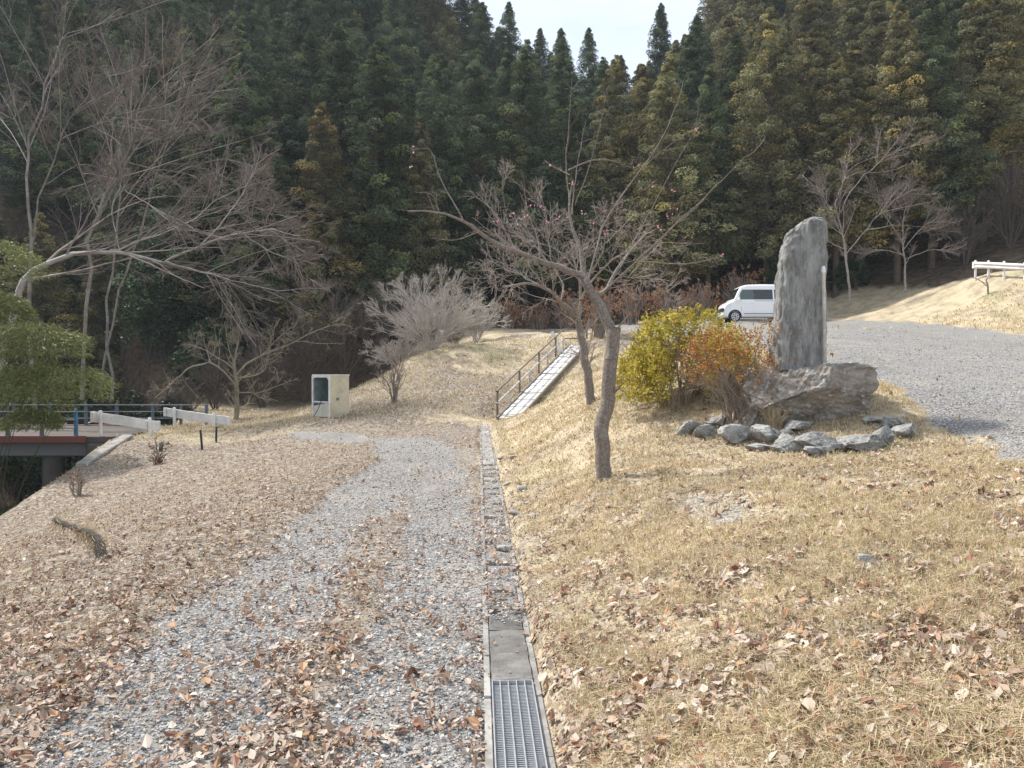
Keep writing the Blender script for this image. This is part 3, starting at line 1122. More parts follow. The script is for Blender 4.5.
def make_cover(y0, y1, z, tilt, label, seed, br=0.85):
    V, Fq = cube_sphere(12)
    V = V * np.array((0.106, (y1 - y0) / 2 - 0.005, 0.03))
    V += (fbm(V[:, 0] * 9 + seed, V[:, 1] * 9, V[:, 2] * 9, seed)[:, None] - 0.5) * 0.014
    V = V + np.array((0, (y0 + y1) / 2, z)) + np.stack([0 * V[:, 0], 0 * V[:, 0], V[:, 0] * tilt], -1)
    a = Acc()
    a.add(V, Fq, (br,) * 3)
    on_drain(tag(build('drain_cover', a, M['concrete']), label, 'drain cover', 'concrete covers on the drain'))


cov = [(gy1 + 0.01, gy1 + 0.40, 'stained concrete drain cover touching the far end of the grating'),
       (gy1 + 0.41, gy1 + 0.80, 'second concrete drain cover beyond the grating'),
       (gy1 + 0.83, gy1 + 1.22, 'third drain cover, darker and partly under leaves')]
for k, (y0, y1, lab) in enumerate(cov):
    make_cover(y0, y1, -0.026 - 0.008 * k, 0.03 * (k % 2), lab, k, (0.62, 0.5, 0.45)[k])
for k in range(42):
    y0 = gy1 + 1.3 + k * 0.42
    make_cover(y0, y0 + 0.4, -0.045 - 0.03 * rng.random() * (y0 < 13) + 0.02 * (y0 > 13), rng.uniform(-0.2, 0.2) * (y0 < 13), 'worn concrete cover in the far run of the drain towards the stairs', k + 9, rng.uniform(0.8, 1.15) if y0 > 12 else rng.uniform(0.6, 1.0))


def make_grate(y0, y1, label):
    r_ = empty('drain_grating', (0.17 - y0 * math.sin(DROT), y0 * math.cos(DROT), 0), DROT)
    tag(r_, label, 'grating')
    a = Acc()
    L = y1 - y0
    for sx in (-1, 1):
        addbox(a, (sx * 0.103, L / 2, -0.010), (0.006, L, 0.04))
    addbox(a, (0, 0.004, -0.010), (0.199, 0.008, 0.04))
    addbox(a, (0, L - 0.004, -0.010), (0.199, 0.008, 0.04))
    build('frame', a, M['galv'], r_)
    for k in range(4):
        a = Acc()
        addbox(a, (-0.063 + k * 0.042, L / 2, -0.009), (0.0055, L - 0.018, 0.036))
        build('bearing_bar', a, M['galv'], r_)
    nb = int(L / 0.0165)
    for k in range(min(nb, 90)):
        a = Acc()
        addbox(a, (0, 0.02 + k * (L - 0.04) / min(nb, 90), -0.014), (0.197, 0.004, 0.016))
        build('cross_bar', a, M['galv'], r_)


make_grate(gy1 - 1.05, gy1 - 0.003, 'galvanised steel grating over the drain at the bottom of the picture')
make_grate(gy1 - 2.1, gy1 - 1.06, 'galvanised steel grating continuing towards the viewer from the first one')
M['silt'] = mat('drain_silt', (0.05, 0.045, 0.04), 0.95, attr=False)
a = Acc()
addbox(a, (0, 2.2, -0.13), (0.24, 6.0, 0.02))
on_drain(tag(build('drain_bed', a, M['silt']), kind='structure'))


# ------------------------------------------------------------------ bare woody plants
def woody(name, limbs, levels, mat_b, label, cat, group=None, twig_mat=None, sides=6, seed=1, rk=1.0, wk=0.5):
    """limbs: list of (points Nx3, r0, r1); levels: spawn kwargs list. trunk = part, twigs = part"""
    r = np.random.default_rng(seed)
    n = 14
    PP = np.stack([spline(l[0], n) for l in limbs])
    w = r.normal(size=(len(limbs), n, 3)) * 0.012
    ln = np.linalg.norm(PP[:, -1] - PP[:, 0], axis=1)
    w *= ln[:, None, None] * wk
    w[:, 0] = 0
    PP = PP + w
    RR = np.stack([np.linspace(l[1], l[2], n) for l in limbs]) * rk
    base = PP[0, 0].copy()
    root = empty(name, base)
    a = Acc()
    addtubes(a, PP - base, RR, sides)
    build('trunk', a, mat_b, root, smooth=True)
    b = Acc()
    P0, R0 = PP, RR
    allp = [(PP, RR)]
    for li, lv in enumerate(levels):
        lv = dict(lv)
        lt = (1.7, 1.25, 0.95, 0.8)[li] if rk < 0.6 else 1.0
        s_ = lv.pop('sides', 3)
        src = lv.pop('src', -1)
        Pq, Rq = spawn(*allp[src], r=r, **lv)
        allp.append((Pq, Rq))
        addtubes(b, Pq - base, Rq, s_, rng.uniform(0.8, 1.2, (len(Pq), 1)) * np.full((1, 3), lt))
    if b.n:
        build('crown', b, twig_mat or mat_b, root)
    tag(root, label, cat, group)
    return root, allp, base


def px(pts, d, dd=0.0):
    """pixel polyline at depth d drifting by dd to the last point"""
    k = len(pts)
    return [P(p[0], p[1], d + dd * i / (k - 1)) for i, p in enumerate(pts)]


# front plum tree
limbs = [(px([(605, 486), (603, 460), (601, 428), (607, 405), (609, 380), (612, 352), (615, 328)], 8.0), 0.080, 0.070),
         (px([(611, 360), (612, 335), (606, 318), (598, 302), (586, 284), (583, 273)], 7.98, 0.15), 0.062, 0.042),
         (px([(584, 276), (562, 268), (540, 261), (517, 252), (495, 243), (478, 232), (463, 220), (439, 212), (407, 211)], 8.1, -0.6), 0.036, 0.007),
         (px([(583, 274), (581, 252), (575, 235), (570, 218), (570, 196), (573, 180)], 8.1, 0.3), 0.028, 0.005),
         (px([(592, 292), (604, 292), (618, 268), (630, 252), (646, 234)], 8.1, 0.6), 0.028, 0.008),
         (px([(604, 292), (625, 272), (648, 252), (672, 228), (699, 203), (722, 180), (745, 157)], 8.1, -0.8), 0.013, 0.003),
         (px([(588, 283), (598, 240), (612, 210), (640, 170), (665, 133), (678, 103), (684, 80)], 8.2, 0.9), 0.011, 0.002),
         (px([(620, 268), (632, 245), (650, 212), (672, 170), (696, 129)], 8.3, 0.5), 0.008, 0.002),
         (px([(572, 215), (574, 190), (578, 160), (586, 121)], 8.3, 0.4), 0.008, 0.002),
         (px([(570, 205), (566, 170), (568, 130), (572, 78)], 8.3, 0.7), 0.006, 0.0018),
         (px([(575, 205), (590, 165), (600, 125), (607, 92)], 8.3, -0.4), 0.006, 0.0018),
         (px([(563, 236), (548, 212), (532, 195), (515, 182), (497, 168)], 8.2, -0.5), 0.008, 0.002),
         (px([(570, 175), (556, 168), (544, 160)], 8.3, 0.2), 0.008, 0.003),
         (px([(568, 170), (594, 160), (612, 161), (634, 169)], 8.3, 0.4), 0.009, 0.003),
         (px([(463, 220), (452, 200), (441, 180), (430, 150), (412, 150)], 7.7, 0.3), 0.009, 0.002),
         (px([(517, 252), (508, 236), (494, 212), (480, 200), (470, 190)], 7.9, 0.4), 0.009, 0.002),
         (px([(640, 262), (680, 264), (700, 262), (722, 256)], 8.1, -0.5), 0.008, 0.002),
         (px([(439, 212), (432, 195), (415, 192)], 7.6, -0.2), 0.006, 0.002),
         (px([(478, 232), (455, 240), (430, 238)], 7.6, -0.3), 0.006, 0.002),
         (px([(540, 261), (537, 235), (528, 214), (524, 180)], 7.9, 0.3), 0.009, 0.002)]
root, allp, base = woody('plum_tree', limbs,
                         [dict(k=5, t0=0.25, L=(0.15, 0.42), ang=(25, 65), up=0.3, n=7, rs=0.28, rtip=0.0016, wob=0.07),
                          dict(k=3, t0=0.2, L=(0.25, 0.5), ang=(25, 65), up=0.15, n=5, rs=0.5, rtip=0.0013, wob=0.08)],
                         M['bark'], 'crooked bare plum tree with a few pink blossoms and a sawn trunk stub', 'tree', twig_mat=M['twig'], sides=10, seed=3, wk=0.2)
# sawn stub face
a = Acc()
c = P(615, 328, 8.0) - base
th = np.arange(12) * math.pi / 6
a.add(np.concatenate([[c + (0, 0, 0.012)], c + np.stack([np.cos(th) * 0.079, np.sin(th) * 0.079, 0 * th], -1)]), np.array([[0, 1 + j, 1 + (j + 1) % 12] for j in range(12)]))
build('cut_end', a, M['dark_twig'], root)
# blossoms
bl = [(531, 206, 7.85), (525, 216, 7.85), (512, 213, 7.8), (541, 210, 7.9), (558, 217, 8.1), (572, 184, 8.2), (411, 168, 7.6), (412, 150, 7.6), (674, 190, 7.6), (671, 212, 7.6), (653, 187, 8.3), (665, 216, 7.6), (658, 228, 7.7), (676, 207, 7.6),
      (636, 168, 8.5), (722, 256, 7.6), (606, 233, 8.2), (551, 164, 8.4), (497, 222, 7.9), (560, 292, 8.1), (696, 129, 8.6), (642, 232, 8.4), (519, 226, 7.9), (547, 222, 8.0), (592, 222, 8.2), (584, 214, 8.2)]
r = np.random.default_rng(8)
for (bx, by, bd) in bl:
    a = Acc()
    for q in range(r.integers(2, 5)):
        c = P(bx, by, bd) - base + r.normal(size=3) * 0.018
        up = nrm(r.normal(size=3))
        u1 = nrm(np.cross(up, r.normal(size=3)))
        u2 = np.cross(up, u1)
        for k in range(5):
            t_ = k * 2 * math.pi / 5
            dr = u1 * math.cos(t_) + u2 * math.sin(t_) + up * 0.35
            sd = -u1 * math.sin(t_) + u2 * math.cos(t_)
            V, Fq = quads_at(c[None], nrm(dr)[None], sd[None], [0.012], [0.0055])
            a.add(V, Fq, (r.uniform(0.9, 1.3), r.uniform(0.8, 1.9), r.uniform(0.8, 1.8)))
    build('blossom', a, M['petal'], root)

# second plum tree up the bank
limbs = [(px([(591, 406), (589, 385), (585, 361), (581, 333), (576, 318)], 14.0), 0.135, 0.095),
         (px([(577, 322), (568, 308), (560, 302), (551, 292), (541, 286), (525, 283), (502, 288)], 14, -1.2), 0.075, 0.02),
         (px([(578, 325), (581, 302), (579, 280), (575, 262), (570, 240)], 14, 0.6), 0.06, 0.015),
         (px([(581, 300), (592, 280), (610, 262), (632, 250), (655, 246)], 14, 0.9), 0.04, 0.01),
         (px([(580, 285), (598, 262), (606, 235), (610, 205)], 14, -0.9), 0.035, 0.008),
         (px([(560, 302), (563, 285), (552, 262), (548, 235), (545, 210)], 13.8, 0.8), 0.03, 0.008),
         (px([(545, 288), (530, 268), (514, 252), (508, 235), (502, 180)], 13.6, -0.5), 0.022, 0.006),
         (px([(600, 268), (622, 275), (648, 284), (668, 292)], 14.3, 0.5), 0.022, 0.006),
         (px([(575, 268), (556, 250), (530, 240), (512, 236)], 14.3, 0.7), 0.022, 0.006),
         (px([(541, 286), (520, 275), (500, 268), (488, 274)], 13.6, 1.2), 0.02, 0.006)]
woody('plum_tree', limbs,
      [dict(k=9, t0=0.3, L=(0.35, 0.75), ang=(25, 65), up=0.1, n=7, rs=0.35, rtip=0.004, wob=0.10),
       dict(k=7, t0=0.15, L=(0.35, 0.75), ang=(25, 65), up=0.05, n=5, rs=0.5, rtip=0.003, wob=0.11),
       dict(k=6, t0=0.2, L=(0.4, 0.8), ang=(25, 60), up=0.05, n=4, rs=0.6, rtip=0.0024, wob=0.1)],
      M['bark'], 'leafless plum tree with dense pale twigs, higher on the bank next to the stairs', 'tree', twig_mat=M['plum_twig'], sides=8, seed=4, rk=0.66)


# pale domed bare shrubs
def dome_shrub(pxs, d, wpx, hpx, mat_t, label, cat, group=None, stems=16, k=(8, 7, 6), seed=1, r0=0.016, rt=0.0055, name='bare_shrub', flat_=0.45):
    c = P(pxs[0], pxs[1], d)
    c[2] = float(G(c[0], c[1])) - 0.05
    r = np.random.default_rng(seed)
    W, H = wpx / F * d / 2, hpx / F * d
    limbs = []
    for s in range(stems):
        a_ = s * 2.399 + r.uniform(-0.3, 0.3)
        q = math.sqrt((s + 0.5) / stems)
        e = c + np.array((math.cos(a_) * W * q, math.sin(a_) * W * q * 0.8, H * (1 - flat_ * q * q) * r.uniform(0.85, 1.0)))
        m1 = c + (e - c) * np.array((0.35, 0.35, 0.5)) + r.normal(size=3) * 0.04 * H
        limbs.append(([c + np.array((math.cos(a_), math.sin(a_), 0)) * 0.08, m1, e], r0, rt * 1.3))
    return woody(name, limbs, [dict(k=k[0], t0=0.15, L=(0.4, 0.75), ang=(12, 38), up=0.05, n=5, rs=0.5, rtip=rt, wob=0.06),
                               dict(k=k[1], t0=0.15, L=(0.45, 0.8), ang=(12, 38), up=0.04, n=4, rs=0.55, rtip=rt * 0.8, wob=0.06),
                               dict(k=k[2], t0=0.2, L=(0.5, 0.9), ang=(12, 38), up=0.03, n=4, rs=0.6, rtip=rt * 0.7, wob=0.07)],
                 mat_t, label, cat, group, sides=5, seed=seed)


dome_shrub((432, 352), 34.5, 128, 70, M['pale_twig'], 'large pale leafless shrub with a domed spray of twigs on the bank', 'shrub', stems=26, seed=21, flat_=0.62, rt=0.0048)
dome_shrub((476, 340), 37.5, 66, 42, M['pale_twig'], 'pinkish bare shrub touching the right side of the large pale dome', 'shrub', stems=12, seed=22)
dome_shrub((400, 352), 34, 84, 28, M['pale_twig'], 'low bare shrub reaching left from the large pale dome', 'shrub', stems=10, seed=23)
dome_shrub((395, 403), 27.6, 40, 62, M['twig'], 'thin young bare tree growing alone on the bank behind the locker', 'tree', stems=5, k=(5, 4, 3), seed=24, r0=0.05, name='young_tree')
dome_shrub((456, 345), 36, 34, 26, M['twig'], 'tiny bare bush in front of the pale shrubs on the bank', 'shrub', stems=8, seed=25)


# ------------------------------------------------------------------ leafy shrubs
def leafy(name, c, size, nst, nleaf, mleaf, mwood, label, cat, group=None, seed=1, ls=(0.02, 0.045), lw=0.4, tints=((1, 1, 1),), shell=0.55, upleaf=0.3, lumps=14, base_gap=0.12, lowz=0.25, kk=(5, 3), rt=0.004):
    """stems radiate from the base, leaves gather in lumps over an uneven dome"""
    r = np.random.default_rng(seed)
    root = empty(name, c)
    sx, sy, sz = size
    ends = []
    for s in range(nst):
        a_ = r.uniform(0, 2 * math.pi)
        q = math.sqrt(r.random())
        ends.append(np.array((math.cos(a_) * sx * q * 0.9, math.sin(a_) * sy * q * 0.9, sz * (0.45 + 0.5 * math.sqrt(max(0, 1 - q * q))) * r.uniform(0.85, 1))))
    ends = np.array(ends)
    n = 8
    st = np.stack([spline([np.array((e[0] * 0.42, e[1] * 0.42, -0.05)), e * np.array((0.55, 0.55, 0.55)) + r.normal(size=3) * 0.05 * sz, e], n) for e in ends])
    a = Acc()
    addtubes(a, st, np.linspace(rt * 3, rt, n)[None].repeat(nst, 0), 4)
    P1, R1 = spawn(st, np.linspace(rt * 3, rt, n)[None].repeat(nst, 0), kk[0], 0.12, 1, (0.3, 0.6), (25, 60), 0.2, n=5, rtip=rt * 0.6, r=r)
    addtubes(a, P1, R1, 3)
    P2, R2 = spawn(P1, R1, kk[1], 0.2, 1, (0.4, 0.8), (25, 60), 0.15, n=4, rtip=rt * 0.5, r=r)
    addtubes(a, P2, R2, 3)
    build('stems', a, mwood, root)
    if nleaf:
        # lumps on an uneven dome
        lc = []
        for s in range(lumps):
            a_ = r.uniform(0, 2 * math.pi)
            u = r.uniform(0.0, 1.0)
            q = math.sqrt(1 - u * u)
            lc.append((math.cos(a_) * q * sx * 0.72, math.sin(a_) * q * sy * 0.72, sz * (base_gap + (1 - base_gap) * (lowz + (0.87 - lowz) * u)), r.uniform(0.22, 0.38)))
        lc = np.array(lc)
        kk = r.integers(0, lumps, nleaf)
        dirs = nrm(r.normal(size=(nleaf, 3)))
        rad = r.uniform(shell, 1.0, nleaf) ** 0.6
        # twig-tip clusters inside the lump
        cl = r.integers(0, max(2, nleaf // 9), nleaf)
        cr = np.random.default_rng(seed + 1)
        ncl = max(2, nleaf // 9)
        cd = nrm(cr.normal(size=(ncl, 3)))
        ck = cr.integers(0, lumps, ncl)
        crad = cr.uniform(shell, 1.0, ncl) ** 0.6
        kk = ck[cl]
        scale = lc[kk, 3][:, None] * np.array((sx, sy, sz)) * 1.05
        pos = lc[kk, :3] + cd[cl] * crad[cl][:, None] * scale + r.normal(size=(nleaf, 3)) * np.array((sx, sy, sz)) * 0.022
        ok = pos[:, 2] > sz * base_gap
        pos, dirs, cl = pos[ok], dirs[ok], cl[ok]
        n_ = len(pos)
        ax = nrm(cd[cl] * 0.6 + dirs + np.array((0, 0, upleaf)))
        sd = nrm(np.cross(ax, rdir(n_, r)))
        V, Fq = quads_at(pos, ax, sd, r.uniform(ls[0], ls[1], n_), r.uniform(ls[0], ls[1], n_) * lw)
        tn = np.array(tints)
        ctint = tn[cr.integers(0, len(tn), ncl)]
        t = ctint[cl] * r.uniform(0.7, 1.25, (n_, 1))
        b = Acc()
        b.add(V, Fq, np.repeat(t, 4, 0))
        build('leaves', b, mleaf, root)
    tag(root, label, cat, group)
    return root


c = P(684, 398, 11.0); c[2] = float(G(c[0], c[1]))
leafy('yellow_shrub', (c[0], c[1], c[2]), (1.02, 0.95, 1.18), 26, 32000, M['yellow'], M['twig'], 'rounded yellow leaved shrub on the bank left of the monument', 'shrub', seed=31,
      ls=(0.022, 0.05), tints=((1, 1, 1), (1.15, 1.12, 1.3), (0.75, 0.85, 0.7), (0.9, 0.92, 0.8), (0.6, 0.55, 0.5)), lumps=34, base_gap=0.02, lowz=0.10)
c = P(750, 427, 9.65); c[2] = float(G(c[0], c[1]))
leafy('rusty_shrub', (c[0], c[1], c[2]), (0.98, 0.58, 1.04), 36, 6200, M['rust'], M['twig'], 'sparse azalea shrub with rust red leaf tips in front of the boulder', 'shrub', seed=32,
      ls=(0.016, 0.036), tints=((1, 1, 1), (1.15, 1.0, 0.85), (1.15, 1.9, 1.3), (1.3, 1.5, 1.0), (0.7, 0.7, 0.8)), lumps=18, base_gap=0.45, lowz=0.42, kk=(8, 5), rt=0.0034)
c = P(775, 428, 9.15); c[2] = float(G(c[0], c[1]))
leafy('dry_weeds', (c[0], c[1], c[2]), (0.22, 0.12, 0.33), 30, 160, M['brownleaf'], M['straw'], 'thin dry weeds standing against the left face of the boulder', 'weeds', seed=33, ls=(0.012, 0.025), lumps=6, rt=0.0022)

# brown withered shrubs along the back of the upper level
for k, (px_, py_, d, w, h, lab) in enumerate((
        (508, 333, 42, 30, 26, 'low withered shrub at the left end of the brown row behind the bank'),
        (538, 331, 44, 30, 26, 'rusty fern clump behind the top of the pale shrubs'),
        (566, 330, 44, 40, 36, 'brown bushy shrub seen behind the stair head'),
        (598, 345, 34.5, 34, 50, 'tangled brown bush right beside the top of the stairs'),
        (630, 330, 42, 40, 40, 'brown leafless bush behind the broken plum trunk'),
        (668, 330, 43, 50, 34, 'wide brown bush left of the parked van'),
        (700, 330, 44, 40, 36, 'brown bush just behind the nose of the van'),
        (742, 322, 46, 50, 50, 'reddish brown bush showing above the van roof'))):
    c = P(px_, py_, d)
    z = float(G(c[0], c[1]))
    leafy('withered_shrub', (c[0], c[1], z), (w / F * d / 2 * 1.1, w / F * d / 2, h / F * d), 26, 1300, M['brownleaf'], M['twig'], lab, 'shrub', 'withered shrubs along the upper level', seed=50 + k,
          ls=(0.05, 0.13), tints=((1, 1, 1), (1.3, 1.1, 1.0), (0.7, 0.7, 0.7), (1.1, 1.3, 1.3)), lumps=12, rt=0.009, upleaf=1.0)


# ------------------------------------------------------------------ bamboo at left
def bamboo():
    r = np.random.default_rng(77)
    domes = [((-12, 268), 22.5, 55, 32, 8), ((4, 318), 22, 30, 26, 5), ((40, 350), 21.5, 50, 28, 8), ((-5, 365), 21.5, 60, 40, 8), ((60, 392), 21.8, 52, 30, 8), ((10, 402), 21.4, 60, 34, 8),
             ((32, 424), 21.2, 30, 16, 3), ((-50, 310), 22.3, 60, 60, 10), ((-60, 390), 22, 70, 60, 10)]
    for k, ((px_, py_), d, w, h, nst) in enumerate(domes):
        c = P(px_, py_, d)
        W, H = w / F * d, h / F * d
        b0 = P(-10 + 6 * k, 470, d)
        b0[0] = min(b0[0], edge_x(d) - 1.0) - 0.2 * k
        b0[2] = float(G(b0[0], d))
        root = empty('bamboo_clump', b0)
        cul = np.stack([spline([b0 + np.array((r.uniform(-.2, .2), r.uniform(-.2, .2), 0)), (b0 + c) / 2 + np.array((-0.3, 0, H * .8)) + r.normal(size=3) * .15, c + r.normal(size=3) * np.array((W, W * .6, H)) * .35 + (0, 0, H * .4)], 9) for _ in range(3 if k < 4 else 1)])
        a = Acc()
        nst = len(cul)
        RRc = np.linspace(0.018, 0.005, 9)[None].repeat(nst, 0)
        addtubes(a, cul - b0, RRc, 5)
        build('culms', a, M['culm'], root)
        n = 3800
        u = rdir(n, r)
        u[:, 2] = np.where(u[:, 2] < -0.3, -u[:, 2], u[:, 2])
        lump = fbm(u[:, 0] * 2.5 + k, u[:, 1] * 2.5, u[:, 2] * 2.5, k)
        pos = c - b0 + u * np.array((W, W * 0.8, H)) * (r.uniform(0.45, 1, n) ** 0.5 * (0.7 + 0.6 * lump))[:, None]
        ax = nrm(u * np.array((1, 1, 0.2)) + r.normal(size=(n, 3)) * 0.45 + np.array((0, 0, -0.55)))
        sd = nrm(np.cross(ax, rdir(n, r)))
        V, Fq = quads_at(pos, ax, sd, r.uniform(0.09, 0.19, n), r.uniform(0.008, 0.016, n))
        t = np.array(((1, 1, 1), (1.3, 1.2, 1.1), (0.6, 0.7, 0.7), (0.8, 0.85, 0.7)))[r.integers(0, 4, n)] * r.uniform(0.75, 1.2, (n, 1))
        b = Acc()
        b.add(V, Fq, np.repeat(t, 4, 0))
        build('leaves', b, M['bamboo'], root)
        labs = ['topmost drooping dome of bamboo at the left edge of the picture', 'small bright bamboo tuft below the topmost dome', 'round bamboo dome bulging right over the bridge', 'wide bamboo mass in the middle of the left edge',
                'lower right bamboo spray hanging over the bridge railing', 'lower left bamboo spray hanging over the bridge railing', 'thin bamboo sprig dangling in front of the railing posts', 'bamboo clump beyond the left edge, upper', 'bamboo clump beyond the left edge, lower']
        tag(root, labs[k], 'bamboo', 'bamboo clumps by the bridge')


bamboo()

# ------------------------------------------------------------------ large bare trees at left
LV = [dict(k=9, t0=0.3, L=(0.35, 0.7), ang=(18, 48), up=0.12, n=8, rs=0.5, rtip=0.010, wob=0.075, sides=4),
      dict(k=7, t0=0.12, L=(0.35, 0.7), ang=(18, 45), up=0.10, n=6, rs=0.5, rtip=0.007, wob=0.07),
      dict(k=6, t0=0.15, L=(0.4, 0.8), ang=(15, 45), up=0.06, n=5, rs=0.55, rtip=0.006, wob=0.07),
      dict(k=2, t0=0.15, L=(0.4, 0.8), ang=(15, 45), up=0.06, n=4, rs=0.6, rtip=0.0045, wob=0.07)]
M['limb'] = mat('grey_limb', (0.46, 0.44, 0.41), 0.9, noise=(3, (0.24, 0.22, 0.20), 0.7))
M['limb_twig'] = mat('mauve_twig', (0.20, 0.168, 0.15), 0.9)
limbs = [(px([(-12, 430), (6, 340), (15, 298), (28, 275), (60, 258), (105, 250), (140, 258), (165, 262)], 29), 0.26, 0.09),
         (px([(165, 262), (200, 246), (235, 234), (270, 230), (300, 236)], 29, -2.0), 0.085, 0.015),
         (px([(110, 250), (150, 238), (190, 222), (225, 196), (260, 180)], 29, 1.5), 0.07, 0.012),
         (px([(160, 262), (205, 272), (250, 285), (300, 292)], 29, -1.5), 0.06, 0.012),
         (px([(200, 246), (228, 215), (245, 190), (255, 165)], 28.5, 1), 0.05, 0.012),
         (px([(240, 232), (268, 250), (295, 262), (310, 280)], 28, 1), 0.04, 0.012),
         (px([(120, 252), (112, 210), (122, 182), (105, 180)], 29, -1), 0.05, 0.012),
         (px([(125, 190), (150, 205), (185, 225), (230, 240)], 28.5, -1), 0.035, 0.012)]
woody('bare_tree', limbs, LV, M['limb'], 'bare tree whose long pale limb reaches right above the bridge', 'tree', twig_mat=M['limb_twig'], seed=61, group='leafless trees on the left slope', rk=0.55)
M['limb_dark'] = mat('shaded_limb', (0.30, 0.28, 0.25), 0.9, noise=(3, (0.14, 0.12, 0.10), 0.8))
limbs = [(px([(36, 420), (33, 320), (31, 246), (27, 195), (28, 150), (42, 100), (55, 60), (66, 30)], 33), 0.2, 0.03),
         (px([(31, 246), (42, 195), (60, 140), (85, 100), (108, 75)], 33, -2), 0.11, 0.02),
         (px([(28, 150), (10, 110), (-10, 80)], 33, 1), 0.07, 0.02),
         (px([(45, 185), (80, 165), (110, 175), (90, 180)], 32.5, -2), 0.05, 0.015),
         (px([(60, 140), (95, 125), (130, 118), (150, 140)], 32, -1), 0.05, 0.015)]
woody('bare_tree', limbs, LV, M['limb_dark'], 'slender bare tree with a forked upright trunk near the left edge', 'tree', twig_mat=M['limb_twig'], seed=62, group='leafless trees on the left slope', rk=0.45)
limbs = [(px([(82, 400), (84, 300), (92, 232), (108, 190), (125, 150), (138, 115), (150, 85)], 35), 0.2, 0.03),
         (px([(95, 228), (122, 170), (150, 125), (172, 90), (185, 75)], 35, -2.5), 0.12, 0.02),
         (px([(110, 185), (112, 140), (116, 100), (110, 75)], 35, 1.5), 0.09, 0.02),
         (px([(135, 150), (165, 135), (190, 122), (205, 118)], 34, -1), 0.06, 0.015),
         (px([(125, 160), (150, 168), (190, 175), (220, 195)], 34, 1), 0.06, 0.015)]
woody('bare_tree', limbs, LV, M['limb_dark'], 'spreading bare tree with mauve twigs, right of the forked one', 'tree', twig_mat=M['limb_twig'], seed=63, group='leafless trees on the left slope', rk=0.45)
limbs = [(px([(112, 400), (108, 330), (112, 270), (120, 200), (122, 140), (130, 90)], 38), 0.17, 0.03),
         (px([(100, 390), (115, 300), (135, 250), (150, 190), (170, 130), (190, 95)], 38, -1), 0.13, 0.02),
         (px([(150, 190), (190, 168), (225, 160), (250, 175)], 37.5, -1), 0.06, 0.015),
         (px([(140, 240), (190, 215), (240, 205), (275, 215)], 37.5, -2), 0.06, 0.015)]
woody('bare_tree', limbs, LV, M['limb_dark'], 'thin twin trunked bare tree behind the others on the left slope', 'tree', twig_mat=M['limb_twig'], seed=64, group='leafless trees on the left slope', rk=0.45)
# small lichen covered tree by the second guardrail
limbs = [(px([(236, 424), (237, 400), (236, 378), (233, 360)], 31), 0.11, 0.06),
         (px([(236, 385), (215, 365), (190, 368), (170, 385), (155, 398)], 31, -1.5), 0.05, 0.012),
         (px([(236, 375), (255, 358), (285, 345), (315, 332), (345, 322)], 31, 1), 0.05, 0.012),
         (px([(234, 362), (238, 340), (240, 312)], 31, 0.3), 0.04, 0.01),
         (px([(234, 365), (228, 345), (225, 322)], 31, -0.3), 0.03, 0.01),
         (px([(236, 378), (262, 372), (270, 345), (276, 325)], 31, -0.7), 0.035, 0.01),
         (px([(236, 370), (205, 350), (190, 345)], 31, 1), 0.03, 0.01),
         (px([(237, 392), (262, 392), (290, 380)], 31, -1), 0.03, 0.01)]
woody('lichen_tree', limbs, [dict(k=9, t0=0.2, L=(0.3, 0.6), ang=(30, 75), up=0.35, n=6, rs=0.5, rtip=0.008, wob=0.18),
                            dict(k=7, t0=0.15, L=(0.3, 0.7), ang=(30, 75), up=0.3, n=5, rs=0.5, rtip=0.006, wob=0.15),
                            dict(k=4, t0=0.2, L=(0.3, 0.7), ang=(30, 65), up=0.1, n=4, rs=0.6, rtip=0.005, wob=0.15)],
      M['lichen'], 'small lichen crusted bare tree with upright shoots behind the right guardrail', 'tree', seed=65)
# right bare trees
for k, (bx, by, d, pts, lab) in enumerate((
        (850, 302, 43, [[(850, 302), (848, 270), (842, 235), (835, 205)], [(846, 255), (870, 225), (895, 200), (925, 185)], [(842, 235), (825, 200), (815, 180)], [(838, 215), (860, 180), (890, 155), (915, 145)], [(835, 205), (845, 175), (850, 150)], [(846, 250), (820, 240), (800, 245)], [(866, 230), (900, 225), (935, 228)]],
         'grey bare tree spreading in front of the cedars right of the monument'),
        (905, 292, 43.5, [[(905, 292), (905, 265), (902, 240)], [(903, 250), (925, 225), (950, 215)], [(902, 240), (885, 215), (870, 190)], [(902, 240), (905, 210), (910, 180)], [(904, 255), (880, 250), (860, 258)], [(904, 260), (930, 250), (955, 252)]],
         'second grey bare tree beside the upper slope below the guardrail'))):
    woody('bare_tree', [(px(q, d, (-1) ** i * 1.2 if i else 0), 0.14 if i == 0 else 0.06, 0.06 if i == 0 else 0.012) for i, q in enumerate(pts)], LV, M['grey_bark'], lab, 'tree', twig_mat=M['limb_twig'], seed=70 + k,
          group='leafless trees beside the car park', rk=0.5)
limbs = [(px([(988, 300), (988, 288), (986, 280)], 36), 0.05, 0.03), (px([(987, 286), (975, 278), (962, 280)], 36, .5), 0.03, 0.01), (px([(986, 280), (992, 270)], 36), 0.02, 0.01)]
woody('pruned_sapling', limbs, [dict(k=3, t0=0.4, L=(0.2, 0.4), n=4, rtip=0.006)], M['grey_bark'], 'small pruned sapling on the slope under the upper guardrail', 'sapling', seed=72)


